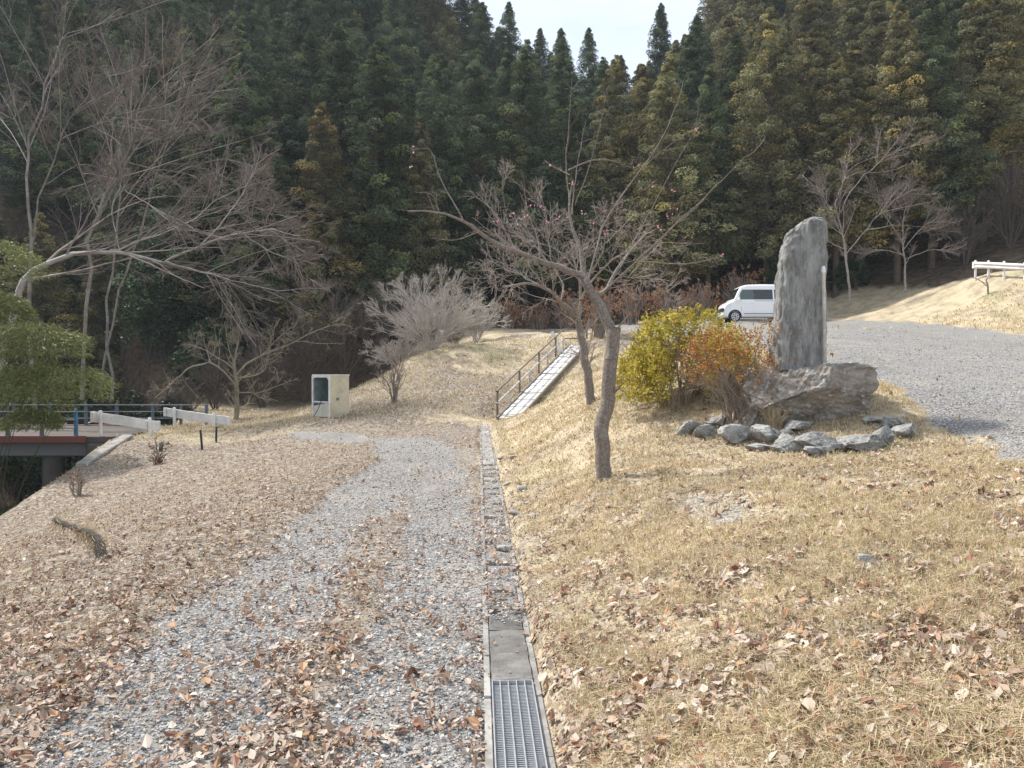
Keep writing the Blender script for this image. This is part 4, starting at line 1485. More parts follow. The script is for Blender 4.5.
# ------------------------------------------------------------------ cedar forest
def cedar_mesh(seed, H=24.0, cb=0.2, Rm=2.9, nb=230, brown=0.25, spray=(0.15, 0.30)):
    r = np.random.default_rng(seed)
    a = Acc()
    u = (np.arange(nb) + r.random(nb)) / nb
    h = cb + (1 - cb) * u ** 0.9
    az = np.arange(nb) * 2.39996 + r.uniform(-0.5, 0.5, nb)
    prof = np.clip(((1 - h) / (1 - cb)), 0, 1) ** 0.82 * (1 - 0.3 * np.exp(-((h - cb) / 0.06) ** 2))
    bump = 0.5 + 0.9 * vnoise(np.cos(az) * 1.6 + 5, np.sin(az) * 1.6 + 5, h * 11 + seed, seed)
    rad = Rm * prof * bump * r.uniform(0.72, 1.12, nb) + 0.06
    sag = 0.45 - 0.75 * prof
    ctr, rr, dr, bi = [], [], [], []
    for fr, sz, pr in ((0.55, 0.60, 0.0), (1.0, 0.60, 0.12)):
        da = r.uniform(-0.35, 0.35, nb) * (fr < 0.9)
        c = np.stack([np.cos(az + da) * rad * fr, np.sin(az + da) * rad * fr, h * H + rad * fr * sag * 0.6 + r.uniform(-0.2, 0.2, nb)], -1)
        ctr.append(c)
        rr.append(np.full(nb, sz) * (0.18 + 1.0 * prof ** 0.7) * r.uniform(0.7, 1.3, nb))
        dr.append(np.stack([np.cos(az), np.sin(az), np.full(nb, 0.35)], -1))
        bi.append(np.arange(nb))
    ctr, rr, dr, bi = np.concatenate(ctr), np.concatenate(rr), nrm(np.concatenate(dr)), np.concatenate(bi)
    K = 105
    n = len(ctr) * K
    ci = np.repeat(np.arange(len(ctr)), K)
    dd = rdir(n, r)
    dd[:, 2] = np.where(dd[:, 2] < -0.5, -dd[:, 2], dd[:, 2])
    pos = ctr[ci] + dd * (rr[ci] * r.uniform(0.5, 1, n) ** 0.5)[:, None] * np.array((1, 1, 0.8))
    tang = np.cross(dd, rdir(n, r))
    wgt = r.uniform(0.0, 0.75, (n, 1))
    ax = nrm(dd * wgt + nrm(tang) * 0.8 + dr[ci] * 0.2 + np.array((0, 0, 0.1)))
    sd = nrm(np.cross(ax, dd) + r.normal(size=(n, 3)) * 0.25)
    V, Fq = quads_at(pos, ax, sd, r.uniform(spray[0], spray[1], n) * (0.45 + 0.7 * prof[bi[ci]]), r.uniform(0.035, 0.065, n) * (0.6 + 0.5 * prof[bi[ci]]))
    bt = np.exp(r.uniform(-1.1, 0.75, nb))
    isb = r.random(nb) < brown
    tb = np.where(isb[:, None], np.array([[1.42, 1.2, 0.88]]), np.array([[1, 1, 1]])) * bt[:, None]
    t = tb[bi[ci]] * r.uniform(0.7, 1.3, (n, 1))
    a.add(V, Fq, np.repeat(t, 4, 0))
    b = Acc()
    zt = np.linspace(-0.6, H * 0.97, 9)
    tr = np.stack([r.normal(size=9) * 0.04, r.normal(size=9) * 0.04, zt], -1)
    addtubes(b, tr[None], (0.24 * (1 - zt / H) + 0.03)[None], 7)
    bb = np.stack([np.stack([np.zeros(nb), np.zeros(nb), h * H - rad * 0.15], -1), np.stack([np.cos(az) * rad * .5, np.sin(az) * rad * .5, h * H + rad * sag * 0.2], -1),
                   np.stack([np.cos(az) * rad * .9, np.sin(az) * rad * .9, h * H + rad * sag * 0.55], -1)], 1)
    addtubes(b, bb, np.array([[0.04, 0.025, 0.01]]).repeat(nb, 0), 3)
    lo = r.random(26) * cb * H
    la = r.uniform(0, 6.28, 26)
    ll = r.uniform(0.5, 1.6, 26)
    bb = np.stack([np.stack([0 * lo, 0 * lo, lo + 1], -1), np.stack([np.cos(la) * ll, np.sin(la) * ll, lo + 0.8], -1)], 1)
    addtubes(b, bb, np.array([[0.02, 0.006]]).repeat(26, 0), 3)
    return a.mesh('crown'), b.mesh('trunk', True)


CED = []
for k in range(8):
    cm, tm = cedar_mesh(200 + k, H=24, cb=(0.10, 0.16, 0.22, 0.13)[k % 4], Rm=(3.7, 4.3, 3.4, 4.0)[k % 4], brown=(0.1, 0.2, 0.3, 0.45)[k % 4])
    tm.materials.append(M['cedar_bark'])
    CED.append((cm, tm))
CROWN_MATS = {}
for k, (cm, tm) in enumerate(CED):
    cm2 = cm.copy()
    cm.materials.append(M['cedar'])
    cm2.materials.append(M['cedar_brown'])
    CROWN_MATS[k] = (cm, cm2)


def cedar(x, y, s, k, brown, label, group, rz=None, wid=1.0):
    z = float(G(x, y))
    t = empty('cedar_tree', (x, y, z - 0.2), rng.uniform(0, 6.28) if rz is None else rz)
    t.scale = (s * wid, s * wid, s)
    c = bpy.data.objects.new('crown', CROWN_MATS[k][1 if brown else 0])
    tr = bpy.data.objects.new('trunk', CED[k][1])
    for o in (c, tr):
        COL.objects.link(o)
        o.parent = t
    tag(t, label, 'tree', group)
    return t


# skyline limits: py of the highest allowed tree top by px
SKX = [-400, 440, 465, 483, 495, 506, 520, 540, 552, 561, 577, 590, 600, 616, 632, 645, 661, 680, 698, 706, 720, 1500]
SKY = [-900, -80, -10, -2, 24, 2, 38, 27, 40, 30, 30, 30, 54, 52, 64, 55, 62, 34, 14, -10, -60, -900]
cnt = 0
used = []
for d in (47, 50.5, 54.5, 59, 64, 69.5, 75.5, 82, 89, 97):
    sp = 2.9 + (d - 47) * 0.03
    half = 0.70 * d + 4
    x = -half + rng.uniform(0, sp)
    while x < half:
        y = d + rng.uniform(-1.6, 1.6)
        xx = x + rng.uniform(-0.7, 0.7)
        x += sp
        pxx = 512 + xx / y * F
        # front of forest follows the clearing
        if d < 50 and 440 < pxx < 800:
            continue
        if d < 54 and 470 < pxx < 640:
            continue
        if d < 50 and pxx > 1010:
            continue
        z = float(G(xx, y))
        sl = float(np.interp(pxx, SKX, SKY)) + rng.uniform(-2, 9)
        ztop = P(512, sl, y)[2]
        hmax = ztop - z
        Ht = rng.uniform(13.5, 19.5) * (1.0 if d > 50 or pxx < 620 else 1.1)
        if hmax < 7:
            continue
        Ht = min(Ht, hmax)
        if d > 80 and (pxx < 490 or pxx > 690):
            Ht = min(hmax, rng.uniform(20, 27))
        right = pxx > 615 + rng.uniform(-30, 30)
        reg = 'left' if pxx < 400 else ('centre' if pxx < 640 else 'right')
        brown = (right and rng.random() < 0.75) or rng.random() < 0.12
        lab = {('left', False): 'dark green cedar packed in the shaded forest on the left slope', ('left', True): 'olive tinged cedar standing out in the forest on the left slope',
               ('centre', False): 'green cedar in the middle of the forest below the open sky', ('centre', True): 'brownish cedar in the middle of the forest below the open sky',
               ('right', False): 'green cedar in the forest behind the car park', ('right', True): 'budding brown cedar in the forest behind the car park'}[(reg, brown)]
        grp = {'left': 'cedars on the left slope', 'centre': 'cedars in the middle of the forest', 'right': 'cedars behind the car park'}[reg] + (', brownish' if brown else ', green')
        s = Ht / 24
        cedar(xx, y, s, int(rng.integers(0, 8)), brown, lab, grp, wid=rng.uniform(1.15, 1.4))
        cnt += 1
# the lone spire against the sky
lx = P(661, 0, 74)
zz = float(G(lx[0], 74))
top = P(661, 3, 74)[2]
cedar(lx[0], 74, (top - zz) / 24, 2, False, 'tall dark spired cedar standing alone against the sky', 'lone spire')
for (pxx, pyt, d, lab) in ((478, 4, 84, 'dark cedar tip left of the sky gap, furthest left of the skyline spires'), (509, 2, 80, 'pointed cedar at the left edge of the open sky'), (561, 28, 90, 'narrow cedar tip at the middle of the skyline'), (589, 28, 90, 'broad cedar tip right of the middle of the skyline'),
                           (540, 28, 92, 'small distant cedar tip in the dip of the skyline'), (697, 15, 70, 'cedar top just right of the lone spire')):
    q = P(pxx, pyt, d)
    zz = float(G(q[0], d))
    cedar(q[0], d, (q[2] - zz) / 24, int(rng.integers(0, 8)), False, lab, None, wid=1.1)

# dark broadleaf evergreens and brushwood at the foot of the forest
ev = [(20, 400, 38, 80, 110), (75, 402, 37, 70, 90), (125, 404, 37, 70, 80), (165, 404, 36.5, 60, 60), (-20, 400, 36, 90, 120), (205, 402, 42, 60, 60), (110, 360, 43, 90, 90), (40, 360, 44, 90, 110), (850, 296, 48.5, 34, 26), (790, 300, 48, 40, 60), (150, 330, 45, 80, 90)]
for k, (px_, py_, d, w, h) in enumerate(ev):
    c = P(px_, py_, d)
    z = float(G(c[0], c[1]))
    labs = {8: 'dark low evergreen bush at the forest edge right of the monument', 9: 'dark evergreen bush hidden behind the monument and van'}
    leafy('evergreen_shrub', (c[0], c[1], z), (w / F * d / 2 * 1.2, w / F * d / 2, h / F * d), 16, 5200, M['ever'], M['dark_twig'], labs.get(k, 'dark broadleaf evergreen filling the foot of the forest behind the bridge'), 'shrub',
          None if k in labs else 'evergreens behind the bridge', seed=90 + k, ls=(0.12, 0.26), tints=((1, 1, 1), (1.5, 1.4, 1.2), (0.7, 0.8, 0.8), (1.2, 1.5, 1.2)), lumps=22, base_gap=0.05, rt=0.012)
bw = [(180, 408, 37, 60, 45), (215, 405, 38, 60, 60), (262, 404, 39, 70, 70), (305, 402, 40, 70, 85), (345, 398, 41, 70, 95), (375, 385, 42, 60, 80), (285, 385, 45, 90, 110), (340, 370, 47, 90, 120), (235, 380, 46, 90, 100), (400, 355, 46, 60, 70), (130, 410, 34, 60, 30), (440, 345, 48, 70, 60), (965, 300, 46, 50, 60), (1010, 270, 46, 60, 90), (1050, 270, 45, 60, 90)]
for k, (px_, py_, d, w, h) in enumerate(bw):
    rightside = px_ > 900
    dome_shrub((px_, py_), d, w, h, M['dark_twig'], 'shaded brushwood of bare brown twigs ' + ('above the upper guardrail' if rightside else 'at the forest foot behind the locker'), 'shrub',
               'brushwood above the upper guardrail' if rightside else 'brushwood behind the locker', stems=12, k=(7, 6, 4), seed=120 + k, rt=0.009, r0=0.03, name='brushwood')


# ------------------------------------------------------------------ locker
c = P(331, 416.5, 26)
th0 = -R(37)
lz = float(G(c[0], 26)) - 0.03
lk = empty('open_locker', (c[0] + 0.0, 26.0, lz), th0)
W, D, H, T = 0.92, 0.80, 1.40, 0.05
a = Acc()
addbox(a, (W / 2 - T / 2, 0, H / 2), (T, D, H))
addbox(a, (-W / 2 + T / 2, 0, H / 2), (T, D, H))
build('side_panel', a, M['cream'], lk)
a = Acc()
addbox(a, (0, 0, H + 0.018), (W + 0.03, D + 0.03, 0.04))
build('roof_panel', a, M['cream_white'], lk)
a = Acc()
addbox(a, (0, D / 2 - 0.03, H / 2), (W - 2 * T - 0.034, 0.04, H - 0.04))
addbox(a, (0, 0, 0.46), (W - 2 * T - 0.034, D - 0.12, 0.03))
for sx in (-1, 1):
    addbox(a, (sx * (W / 2 - T - 0.008), 0, H / 2), (0.012, D - 0.03, H - 0.03))
build('lining', a, M['teal'], lk)
a = Acc()
for x_ in (-W / 2 + 0.03, W / 2 - 0.03):
    addbox(a, (x_, -D / 2 - 0.022, H / 2), (0.06, 0.04, H))
addbox(a, (0, -D / 2 - 0.022, H - 0.035), (W - 0.124, 0.04, 0.06))
addbox(a, (0, -D / 2 - 0.022, 0.52), (W - 0.124, 0.035, 0.04))
for s in (-1, 1):
    beam(a, (s * (W / 2 - 0.06), -D / 2 - 0.03, H - 0.13), (s * (W / 2 - 0.13), -D / 2 - 0.03, H - 0.06), 0.02, 0.035)
build('frame', a, M['white'], lk)
a = Acc()
V = np.array([(-W / 2 + .06, 0, 0.02), (W / 2 - .06, 0, 0.02), (W / 2 - .06, 0, 0.55), (0.1, 0, 0.46), (-W / 2 + .06, 0, 0.38)])
V2 = np.concatenate([V + (0, -D / 2 - 0.012, 0), V + (0, -D / 2 + 0.012, 0)])
a.add(V2, np.array([[0, 1, 6, 5], [1, 2, 7, 6], [2, 3, 8, 7], [3, 4, 9, 8], [4, 0, 5, 9]]))
a.f.append(np.array([[0, 1, 2, 3, 4]]))
a.f.append(np.array([[9, 8, 7, 6, 5]]))
build('lower_panel', a, M['cream_white'], lk)
a = Acc()
addbox(a, (W / 2 + 0.012, -0.1, 0.62), (0.025, 0.10, 0.10))
build('latch', a, M['steel'], lk)
a = Acc()
addtubes(a, spline([(0.12, -D / 2 - 0.05, 0.75), (0.02, -D / 2 - 0.15, 0.3), (-0.08, -D / 2 - 0.3, 0.02)], 8)[None], np.full((1, 8), 0.012), 5)
build('hose', a, M['black'], lk)
tag(lk, 'open cream metal locker with a dark empty inside at the end of the track', 'locker')


# ------------------------------------------------------------------ guardrails
def wbeam(acc, pts, h=0.35, t=0.06):
    prof = np.array([(0, -0.5), (0.6, -0.44), (1, -0.30), (1, -0.2), (0.1, -0.06), (0.1, 0.06), (1, 0.2), (1, 0.30), (0.6, 0.44), (0, 0.5), (-0.15, 0.48), (-0.15, -0.48)]) * (t, h)
    pts = np.asarray(pts, float)
    n = len(pts)
    tg = np.gradient(pts, axis=0)
    tg = nrm(tg)
    side = nrm(np.cross(tg, (0, 0, 1)))
    k = len(prof)
    V = pts[:, None] + side[:, None] * prof[None, :, :1] + np.array((0, 0, 1.0)) * prof[None, :, 1:]
    i = np.arange(n - 1)[:, None] * k
    j = np.arange(k)[None]
    Fq = np.stack([i + j, i + (j + 1) % k, i + k + (j + 1) % k, i + k + j], -1).reshape(-1, 4)
    acc.add(V.reshape(-1, 3), Fq)
    acc.f.append(np.array([list(range(k))[::-1]]) + acc.n - n * k)
    acc.f.append(np.array([list(range(k))]) + acc.n - k)


def guardrail(pts, posts, label, group=None, hb=0.33, hz=0.55, pr=0.057):
    g0 = np.array(pts[0], float)
    g0[2] = float(G(g0[0], g0[1]))
    root = empty('guardrail', g0)
    P_ = spline(np.array(pts, float), max(12, len(pts) * 4))
    a = Acc()
    wbeam(a, P_ - g0, hb)
    build('rail_beam', a, M['white'], root)
    a = Acc()
    for e, s in ((P_[0], -1), (P_[-1], 1)):
        addbox(a, e - g0, (0.10, 0.16, hb * 1.02))
    build('end_cap', a, M['white'], root)
    for q in posts:
        i = int(round(q * (len(P_) - 1)))
        b = P_[i]
        tg = nrm(P_[min(i + 1, len(P_) - 1)] - P_[max(i - 1, 0)])
        sd = nrm(np.cross(tg, (0, 0, 1)))
        pb = b - sd * 0.085
        z0 = float(G(pb[0], pb[1])) - 0.1
        a = Acc()
        th = np.array([[pb * (1, 1, 0) + (0, 0, z0), pb + (0, 0, 0.05), pb + (0, 0, hb / 2 + 0.06), pb + (0, 0, hb / 2 + 0.085)]])
        addtubes(a, th - g0, np.array([[pr, pr, pr, pr * 0.4]]), 10)
        build('post', a, M['white'], root, smooth=True)
    tag(root, label, 'guardrail', group)


def prail(lst):
    return [P(p[0], p[1], p[2]) for p in lst]


guardrail(prail([(158, 426, 25.8), (140, 423.5, 25.3), (118, 420, 25.0), (93, 417, 24.8)]), (0.18, 0.86), 'white guardrail stub beside the bridge end, left one of the near pair')
guardrail(prail([(229, 421, 28.6), (205, 418, 28.8), (185, 415, 29.2), (165.5, 412, 29.6)]), (0.18, 0.8), 'white guardrail stub across the road, right one of the near pair')
guardrail([P(974, 265, 38.5), P(990, 265.5, 37.5), P(1010, 266.5, 36.5), P(1040, 268, 35.5), P(1090, 270, 34.5)], (0.02, 0.22, 0.42, 0.62, 0.8), 'long white guardrail of the upper road at the right edge', hb=0.32)


# ------------------------------------------------------------------ bridge
br = empty('bridge', (-13, 25, -0.5))
tag(br, 'narrow road bridge with a faded red girder and pipe railings over the stream', 'bridge')
o = np.array((-13, 25, -0.5))
dk = -0.5
a = Acc()
addbox(a, np.array((-21.5, 27.3, dk - 0.08)) - o, (17.4, 5.2, 0.2))
build('deck', a, M['asphalt'], br)
for yy in (24.62, 29.98):
    a = Acc()
    addbox(a, np.array((-21.8, yy, dk - 0.06)) - o, (16.2, 0.16, 0.22))
    build('edge_girder', a, M['red'], br)
a = Acc()
addbox(a, np.array((-21.5, 27.3, dk - 0.42)) - o, (17.0, 4.6, 0.46))
build('beam', a, M['steel'], br)
a = Acc()
addbox(a, np.array((-13.1, 27.3, dk - 2.6)) - o, (1.3, 5.3, 4.9))
build('abutment', a, M['concrete_dark'], br)
for (x_, y_) in ((-15.3, 25.6), (-15.3, 29.0), (-21.0, 25.6), (-21.0, 29.0)):
    a = Acc()
    addtubes(a, np.array([[(x_, y_, -5.4), (x_, y_, -3), (x_, y_, dk - 0.65)]]) - o, np.array([[0.38, 0.34, 0.34]]), 12)
    build('pier', a, M['concrete_dark'], br, smooth=True)
for row, (yy, xs) in enumerate(((24.72, (-14.05, -15.15, -16.25, -17.4, -18.6, -20)), (29.9, (-14.0, -15.4, -16.6, -18.0, -19.4, -20.8)))):
    for j_, x_ in enumerate(xs):
        a = Acc()
        addbox(a, np.array((x_, yy, dk + 0.02 + 0.42)) - o, (0.09, 0.11, 0.84))
        addbox(a, np.array((x_, yy, dk + 0.88)) - o, (0.06, 0.07, 0.05))
        build('railing_post', a, M['brightblue'] if (row == 0 and j_ == 0) else M['blue'], br)
    for zz_ in (0.30, 0.56, 0.82):
        a = Acc()
        x0, x1 = (-24, -14.0) if row == 0 else (-24, -11.9)
        addtubes(a, np.array([[(x0, yy - 0.07, dk + zz_), ((x0 + x1) / 2, yy - 0.07, dk + zz_), (x1, yy - 0.07, dk + zz_)]]) - o, np.full((1, 3), 0.025), 6)
        build('railing_pipe', a, M['steel'], br)
for x_ in (-12.9, -11.9):
    a = Acc()
    addbox(a, np.array((x_, 29.9, float(G(x_, 29.9)) + 0.4)) - o, (0.09, 0.11, 0.86))
    build('railing_post', a, M['blue'], br)
# concrete wing wall of the bridge
a = Acc()
w0, w1 = P(128, 438, 24.4), P(82, 466, 21.0)
w2 = P(-2, 523, 15.4)
beam(a, w0 + (0, 0, -0.03), w1 + (0, 0, -0.06), 0.34, 0.30)
beam(a, w0 + (-0.05, 0, -1.6), w1 + (-0.05, 0, -1.9), 0.26, 3.0)
tag(build('wing_wall', a, M['concrete'], smooth=False), 'sloping concrete coping wall running down from the bridge end', 'wall')

# two black stakes
for (x0, y0, x1, y1, lab) in ((202.5, 451, 200.5, 430, 'short black stake on the verge, left of the two'), (216, 446, 216.5, 427, 'short black stake on the verge, right of the two')):
    d = 22.5 if x0 < 210 else 23.4
    b, t_ = P(x0, y0, d), P(x1, y1, d)
    b[2] = float(G(b[0], b[1])) - 0.1
    a = Acc()
    addtubes(a, np.array([[b, (b + t_) / 2, t_, t_ + (0, 0, 0.01)]]), np.array([[0.032, 0.032, 0.032, 0.012]]), 8)
    tag(build('marker_stake', a, M['black'], smooth=True), lab, 'stake', 'black stakes on the verge')

# leaning gnarled stump with dry vines
c0 = P(101, 580, 7.4)
c0[2] = float(G(c0[0], 7.4)) - 0.05
mvp = [(100, 582), (100, 566), (94, 556), (82, 551), (68, 546), (55, 541)]
pts = [c0] + [P(q[0], q[1], 7.4) + (0, 0, c0[2] + 0.05 - P(101, 580, 7.4)[2]) for q in mvp[1:]]
root = empty('leaning_stump', c0)
a = Acc()
pp = spline(pts, 14)
r = np.random.default_rng(5)
pp += r.normal(size=pp.shape) * 0.006
addtubes(a, (pp - c0)[None], (np.linspace(0.05, 0.022, 14) * r.uniform(0.8, 1.3, 14))[None], 9)
build('stem', a, M['bark'], root, smooth=True)
a = Acc()
Q, RQ = spawn(pp[None], np.full((1, 14), 0.02), 420, 0.05, 1, (0.05, 0.17), (50, 110), -0.5, curl=-1.0, n=5, rs=0.15, rtip=0.0022, wob=0.3, absL=True, r=r)
addtubes(a, Q - c0, RQ, 3)
build('dry_vines', a, M['straw'], root)
tag(root, 'short leaning stump wrapped in dry vines on the left verge', 'stump')
# dead root clumps on the bank by the wing wall
for k, (px_, py_, d, lab) in enumerate(((158, 466, 20.5, 'dark dead root clump in the hollow of the bank below the black stakes'), (158, 447, 22.5, 'small dead root clump at the top of the bank near the left guardrail'), (76, 498, 17.3, 'dry weed tuft on the bank above the stream'))):
    c = P(px_, py_, d)
    c[2] = float(G(c[0], d))
    leafy('dead_root' if k < 2 else 'weed_tuft', c, (0.35, 0.25, 0.35 if k < 2 else 0.6), 9, 90, M['brownleaf'], M['dark_twig'] if k < 2 else M['twig'], lab, 'root' if k < 2 else 'weeds', seed=140 + k, ls=(0.03, 0.07), lumps=6, rt=0.006)

# ------------------------------------------------------------------ plank stairs with handrail
bl_, br_ = P(493, 420, 25), P(522, 420, 25)
tl, tr_ = P(571, 346, 33.2), P(589.5, 346.5, 33.2)
mid0, mid1 = (bl_ + br_) / 2 + (0.02, 0, 0), (tl + tr_) / 2 - (0.12, 0, 0)
root = empty('plank_stairs', mid0)
tag(root, 'long pale plank stairway with a pole handrail climbing the bank', 'stairs')
ax_ = nrm((mid1 - mid0) * (1, 1, 0))
sd_ = np.cross(ax_, (0, 0, 1))
wd = 0.66
nst = 24
yaw = math.atan2(ax_[1], ax_[0])
for k in range(nst):
    f = (k + 0.5) / nst
    c = mid0 + (mid1 - mid0) * f - mid0
    a = Acc()
    L3 = np.linalg.norm(mid1 - mid0) / nst
    sl, _ = beam_rot(mid0, mid1)
    tilt = 0.75
    rr_ = sl
    addbox(a, c + np.array((0, 0, 0.03 + 0.012 * (k % 2) + 0.006 * rng.random())), (L3 - 0.028, wd, 0.045), rr_, (rng.uniform(0.85, 1.08),) * 3)
    build('step', a, M['plank'], root)
for s in (-1, 1):
    a = Acc()
    beam(a, sd_ * s * (wd / 2 + 0.05) + (0, 0, 0.02), mid1 - mid0 + sd_ * s * (wd / 2 + 0.05) + (0, 0, 0.02), 0.08, 0.16)
    build('stringer', a, M['wood'], root)
ls_ = -1  # left side seen from below
lo_ = sd_ * -(wd / 2 + 0.14)
npst = 8
for k in range(npst):
    f = 0.03 + 0.90 * k / (npst - 1)
    c = (mid1 - mid0) * f + lo_
    a = Acc()
    pale = k % 2 == 1
    addtubes(a, np.array([[c + (0, 0, -0.15), c + (0, 0, 0.45), c + (0, 0, 0.86 if not pale else 0.52)]]) + rng.normal(size=(1, 3, 3)) * 0.008, np.full((1, 3), 0.04), 8)
    build('post', a, M['palewood'] if pale else M['wood'], root, smooth=True)
for hh in (0.86, 0.46):
    a = Acc()
    c0_, c1_ = (mid1 - mid0) * 0.02 + lo_ + (0, 0, hh), (mid1 - mid0) * 0.95 + lo_ + (0, 0, hh)
    addtubes(a, spline([c0_, c0_ * .5 + c1_ * .5 + (0, 0, 0.015), c1_], 8)[None], np.full((1, 8), 0.03), 8)
    build('handrail', a, M['wood'] if hh > 0.6 else M['palewood'], root, smooth=True)
a = Acc()
c = (mid1 - mid0) * 0.86 + lo_
beam(a, c + (0.15, 0, 0.0), c + (-0.3, 0, 0.95), 0.05, 0.13)
build('brace', a, M['white'], root)
# handrail on the level at the stair head
a = Acc()
h0 = (mid1 - mid0) * 0.95 + lo_
beam(a, h0 + (0, 0, 0.86), h0 + (1.1, 1.4, 0.92), 0.06, 0.06)
beam(a, h0 + (0, 0, 0.46), h0 + (1.1, 1.4, 0.5), 0.05, 0.05)
build('landing_rail', a, M['wood'], root)
a = Acc()
beam(a, h0 + (1.1, 1.4, -0.1), h0 + (1.1, 1.4, 0.98), 0.08, 0.08)
build('post', a, M['wood'], root)


# ------------------------------------------------------------------ van
def van(loc, rz):
    root = empty('parked_van', loc, rz)
    tag(root, 'white boxy minivan parked nose left beyond the yellow shrub, half behind the monument', 'van')
    # local x: 0 nose .. 3.4 tail ; y: -0.74 (near side) .. 0.74
    sx_ = np.array((0.0, 0.03, 0.10, 0.24, 0.42, 0.50, 0.64, 0.80, 0.95, 1.2, 1.9, 2.6, 3.0, 3.2, 3.32, 3.38, 3.40))
    top = np.array((0.72, 0.84, 0.93, 1.02, 1.08, 1.20, 1.50, 1.76, 1.84, 1.89, 1.91, 1.90, 1.88, 1.85, 1.78, 1.6, 1.1))
    bot = np.array((0.38, 0.30, 0.26, 0.24, 0.23, 0.23, 0.23, 0.23, 0.23, 0.23, 0.23, 0.23, 0.24, 0.25, 0.28, 0.32, 0.40))
    wf = np.array((0.80, 0.89, 0.95, 0.99, 1, 1, 1, 1, 1, 1, 1, 1, 1, 0.99, 0.97, 0.94, 0.88))
    xs = np.unique(np.concatenate([np.linspace(0, 3.4, 60), sx_]))
    tp, bt_, ww = np.interp(xs, sx_, top), np.interp(xs, sx_, bot), np.interp(xs, sx_, wf)

    def section(t_, z0, z1, w):
        """half profile, t in 0..1: underside centre, side, roof centre"""
        out = []
        nside = 16
        out.append((0, z0))
        out.append((0.62 * w, z0))
        for k in range(nside + 1):
            z = z0 + 0.03 + (z1 - 0.09 - z0 - 0.03) * k / nside
            y = 0.735 - 0.035 * np.clip((0.55 - z) / 0.3, 0, 1) ** 2 - 0.16 * np.clip((z - 1.02) / 0.82, 0, 1) ** 1.3 + 0.006 * math.exp(-((z - 0.98) / 0.02) ** 2)
            out.append((y * w, z))
        ytop = out[-1][0]
        out.append((ytop - 0.03, z1 - 0.045))
        out.append((ytop - 0.10, z1 - 0.012))
        out.append((ytop * 0.5, z1 + 0.0))
        out.append((0, z1 + 0.006))
        return out
    secs = np.array([section(0, b_, t_, w) for b_, t_, w in zip(bt_, tp, ww)])
    n, k = secs.shape[:2]
    a = Acc()
    for s in (-1, 1):
        V = np.stack([np.repeat(xs[:, None], k, 1), s * secs[:, :, 0], secs[:, :, 1]], -1).reshape(-1, 3)
        i = np.arange(n - 1)[:, None] * k
        j = np.arange(k - 1)[None]
        Fq = np.stack([i + j, i + j + 1, i + k + j + 1, i + k + j], -1).reshape(-1, 4)
        if s > 0:
            Fq = Fq[:, ::-1]
        n0 = a.n
        a.add(V, Fq)
        for e in (0, n - 1):
            a.f.append(np.array([[n0 + e * k + q for q in (range(k) if (e > 0) == (s > 0) else range(k - 1, -1, -1))]]))
    build('body', a, M['white_van'], root, smooth=True)

    def ysurf(x_, z):
        z1 = np.interp(x_, sx_, top)
        w = np.interp(x_, sx_, wf)
        zz_ = np.minimum(z, z1 - 0.09)
        return (0.735 - 0.035 * np.clip((0.55 - zz_) / 0.3, 0, 1) ** 2 - 0.16 * np.clip((zz_ - 1.02) / 0.82, 0, 1) ** 1.3) * w

    def side_panel(name, poly, m_, off=0.008, parent=root):
        for s in (-1, 1):
            a = Acc()
            pl = np.array(poly)
            vf = np.array([(x_, s * (ysurf(x_, z) + off), z) for x_, z in pl])
            vb = vf * (1, 1, 1) - (0, s * 0.02, 0)
            k_ = len(pl)
            a.add(np.concatenate([vf, vb]), np.array([[q, (q + 1) % k_, k_ + (q + 1) % k_, k_ + q] for q in range(k_)]))
            a.f.append(np.array([list(range(k_))]))
            build(name, a, m_, parent)
    side_panel('front_window', [(0.68, 1.12), (1.42, 1.12), (1.42, 1.62), (0.88, 1.62), (0.77, 1.45)], M['glass_clear'])
    side_panel('rear_window', [(1.50, 1.12), (2.38, 1.12), (2.38, 1.62), (1.50, 1.62)], M['glass'])
    side_panel('quarter_window', [(2.46, 1.12), (3.16, 1.12), (3.12, 1.60), (2.46, 1.62)], M['glass'])
    side_panel('window_pillar', [(1.425, 1.12), (1.495, 1.12), (1.495, 1.62), (1.425, 1.62)], M['black'], 0.006)
    side_panel('sill_strip', [(0.95, 0.40), (2.45, 0.40), (2.45, 0.43), (0.95, 0.43)], M['black'], 0.004)
    side_panel('door_seam', [(1.455, 0.44), (1.467, 0.44), (1.467, 1.10), (1.455, 1.10)], M['black'], 0.003)
    side_panel('door_seam', [(0.80, 0.50), (0.812, 0.50), (0.812, 1.08), (0.80, 1.08)], M['black'], 0.003)
    side_panel('door_handle', [(1.30, 0.92), (1.42, 0.92), (1.42, 0.955), (1.30, 0.955)], M['white_van'], 0.022)
    side_panel('side_rail', [(1.50, 1.04), (2.9, 1.04), (2.9, 1.06), (1.5, 1.06)], M['steel'], 0.006)
    side_panel('headlight', [(0.05, 0.70), (0.24, 0.74), (0.30, 0.90), (0.10, 0.84)], M['lamp'], 0.008)
    side_panel('tail_light', [(3.22, 0.9), (3.30, 0.9), (3.28, 1.5), (3.20, 1.5)], M['red'], 0.008)
    # windscreen and bonnet band
    a = Acc()
    q0, q1 = np.array((0.475, 1.16)), np.array((0.775, 1.70))
    V = []
    for (x_, z) in (q0, q1):
        for y_ in (-0.62, 0.62) if z < 1.3 else (-0.53, 0.53):
            V.append((x_ - 0.02, y_, z + 0.012))
    V = np.array(V)
    V = np.concatenate([V, V + (0.03, 0, -0.02)])
    a.add(V, np.array([[0, 1, 3, 2], [4, 6, 7, 5], [0, 2, 6, 4], [1, 5, 7, 3], [0, 4, 5, 1], [2, 3, 7, 6]]))
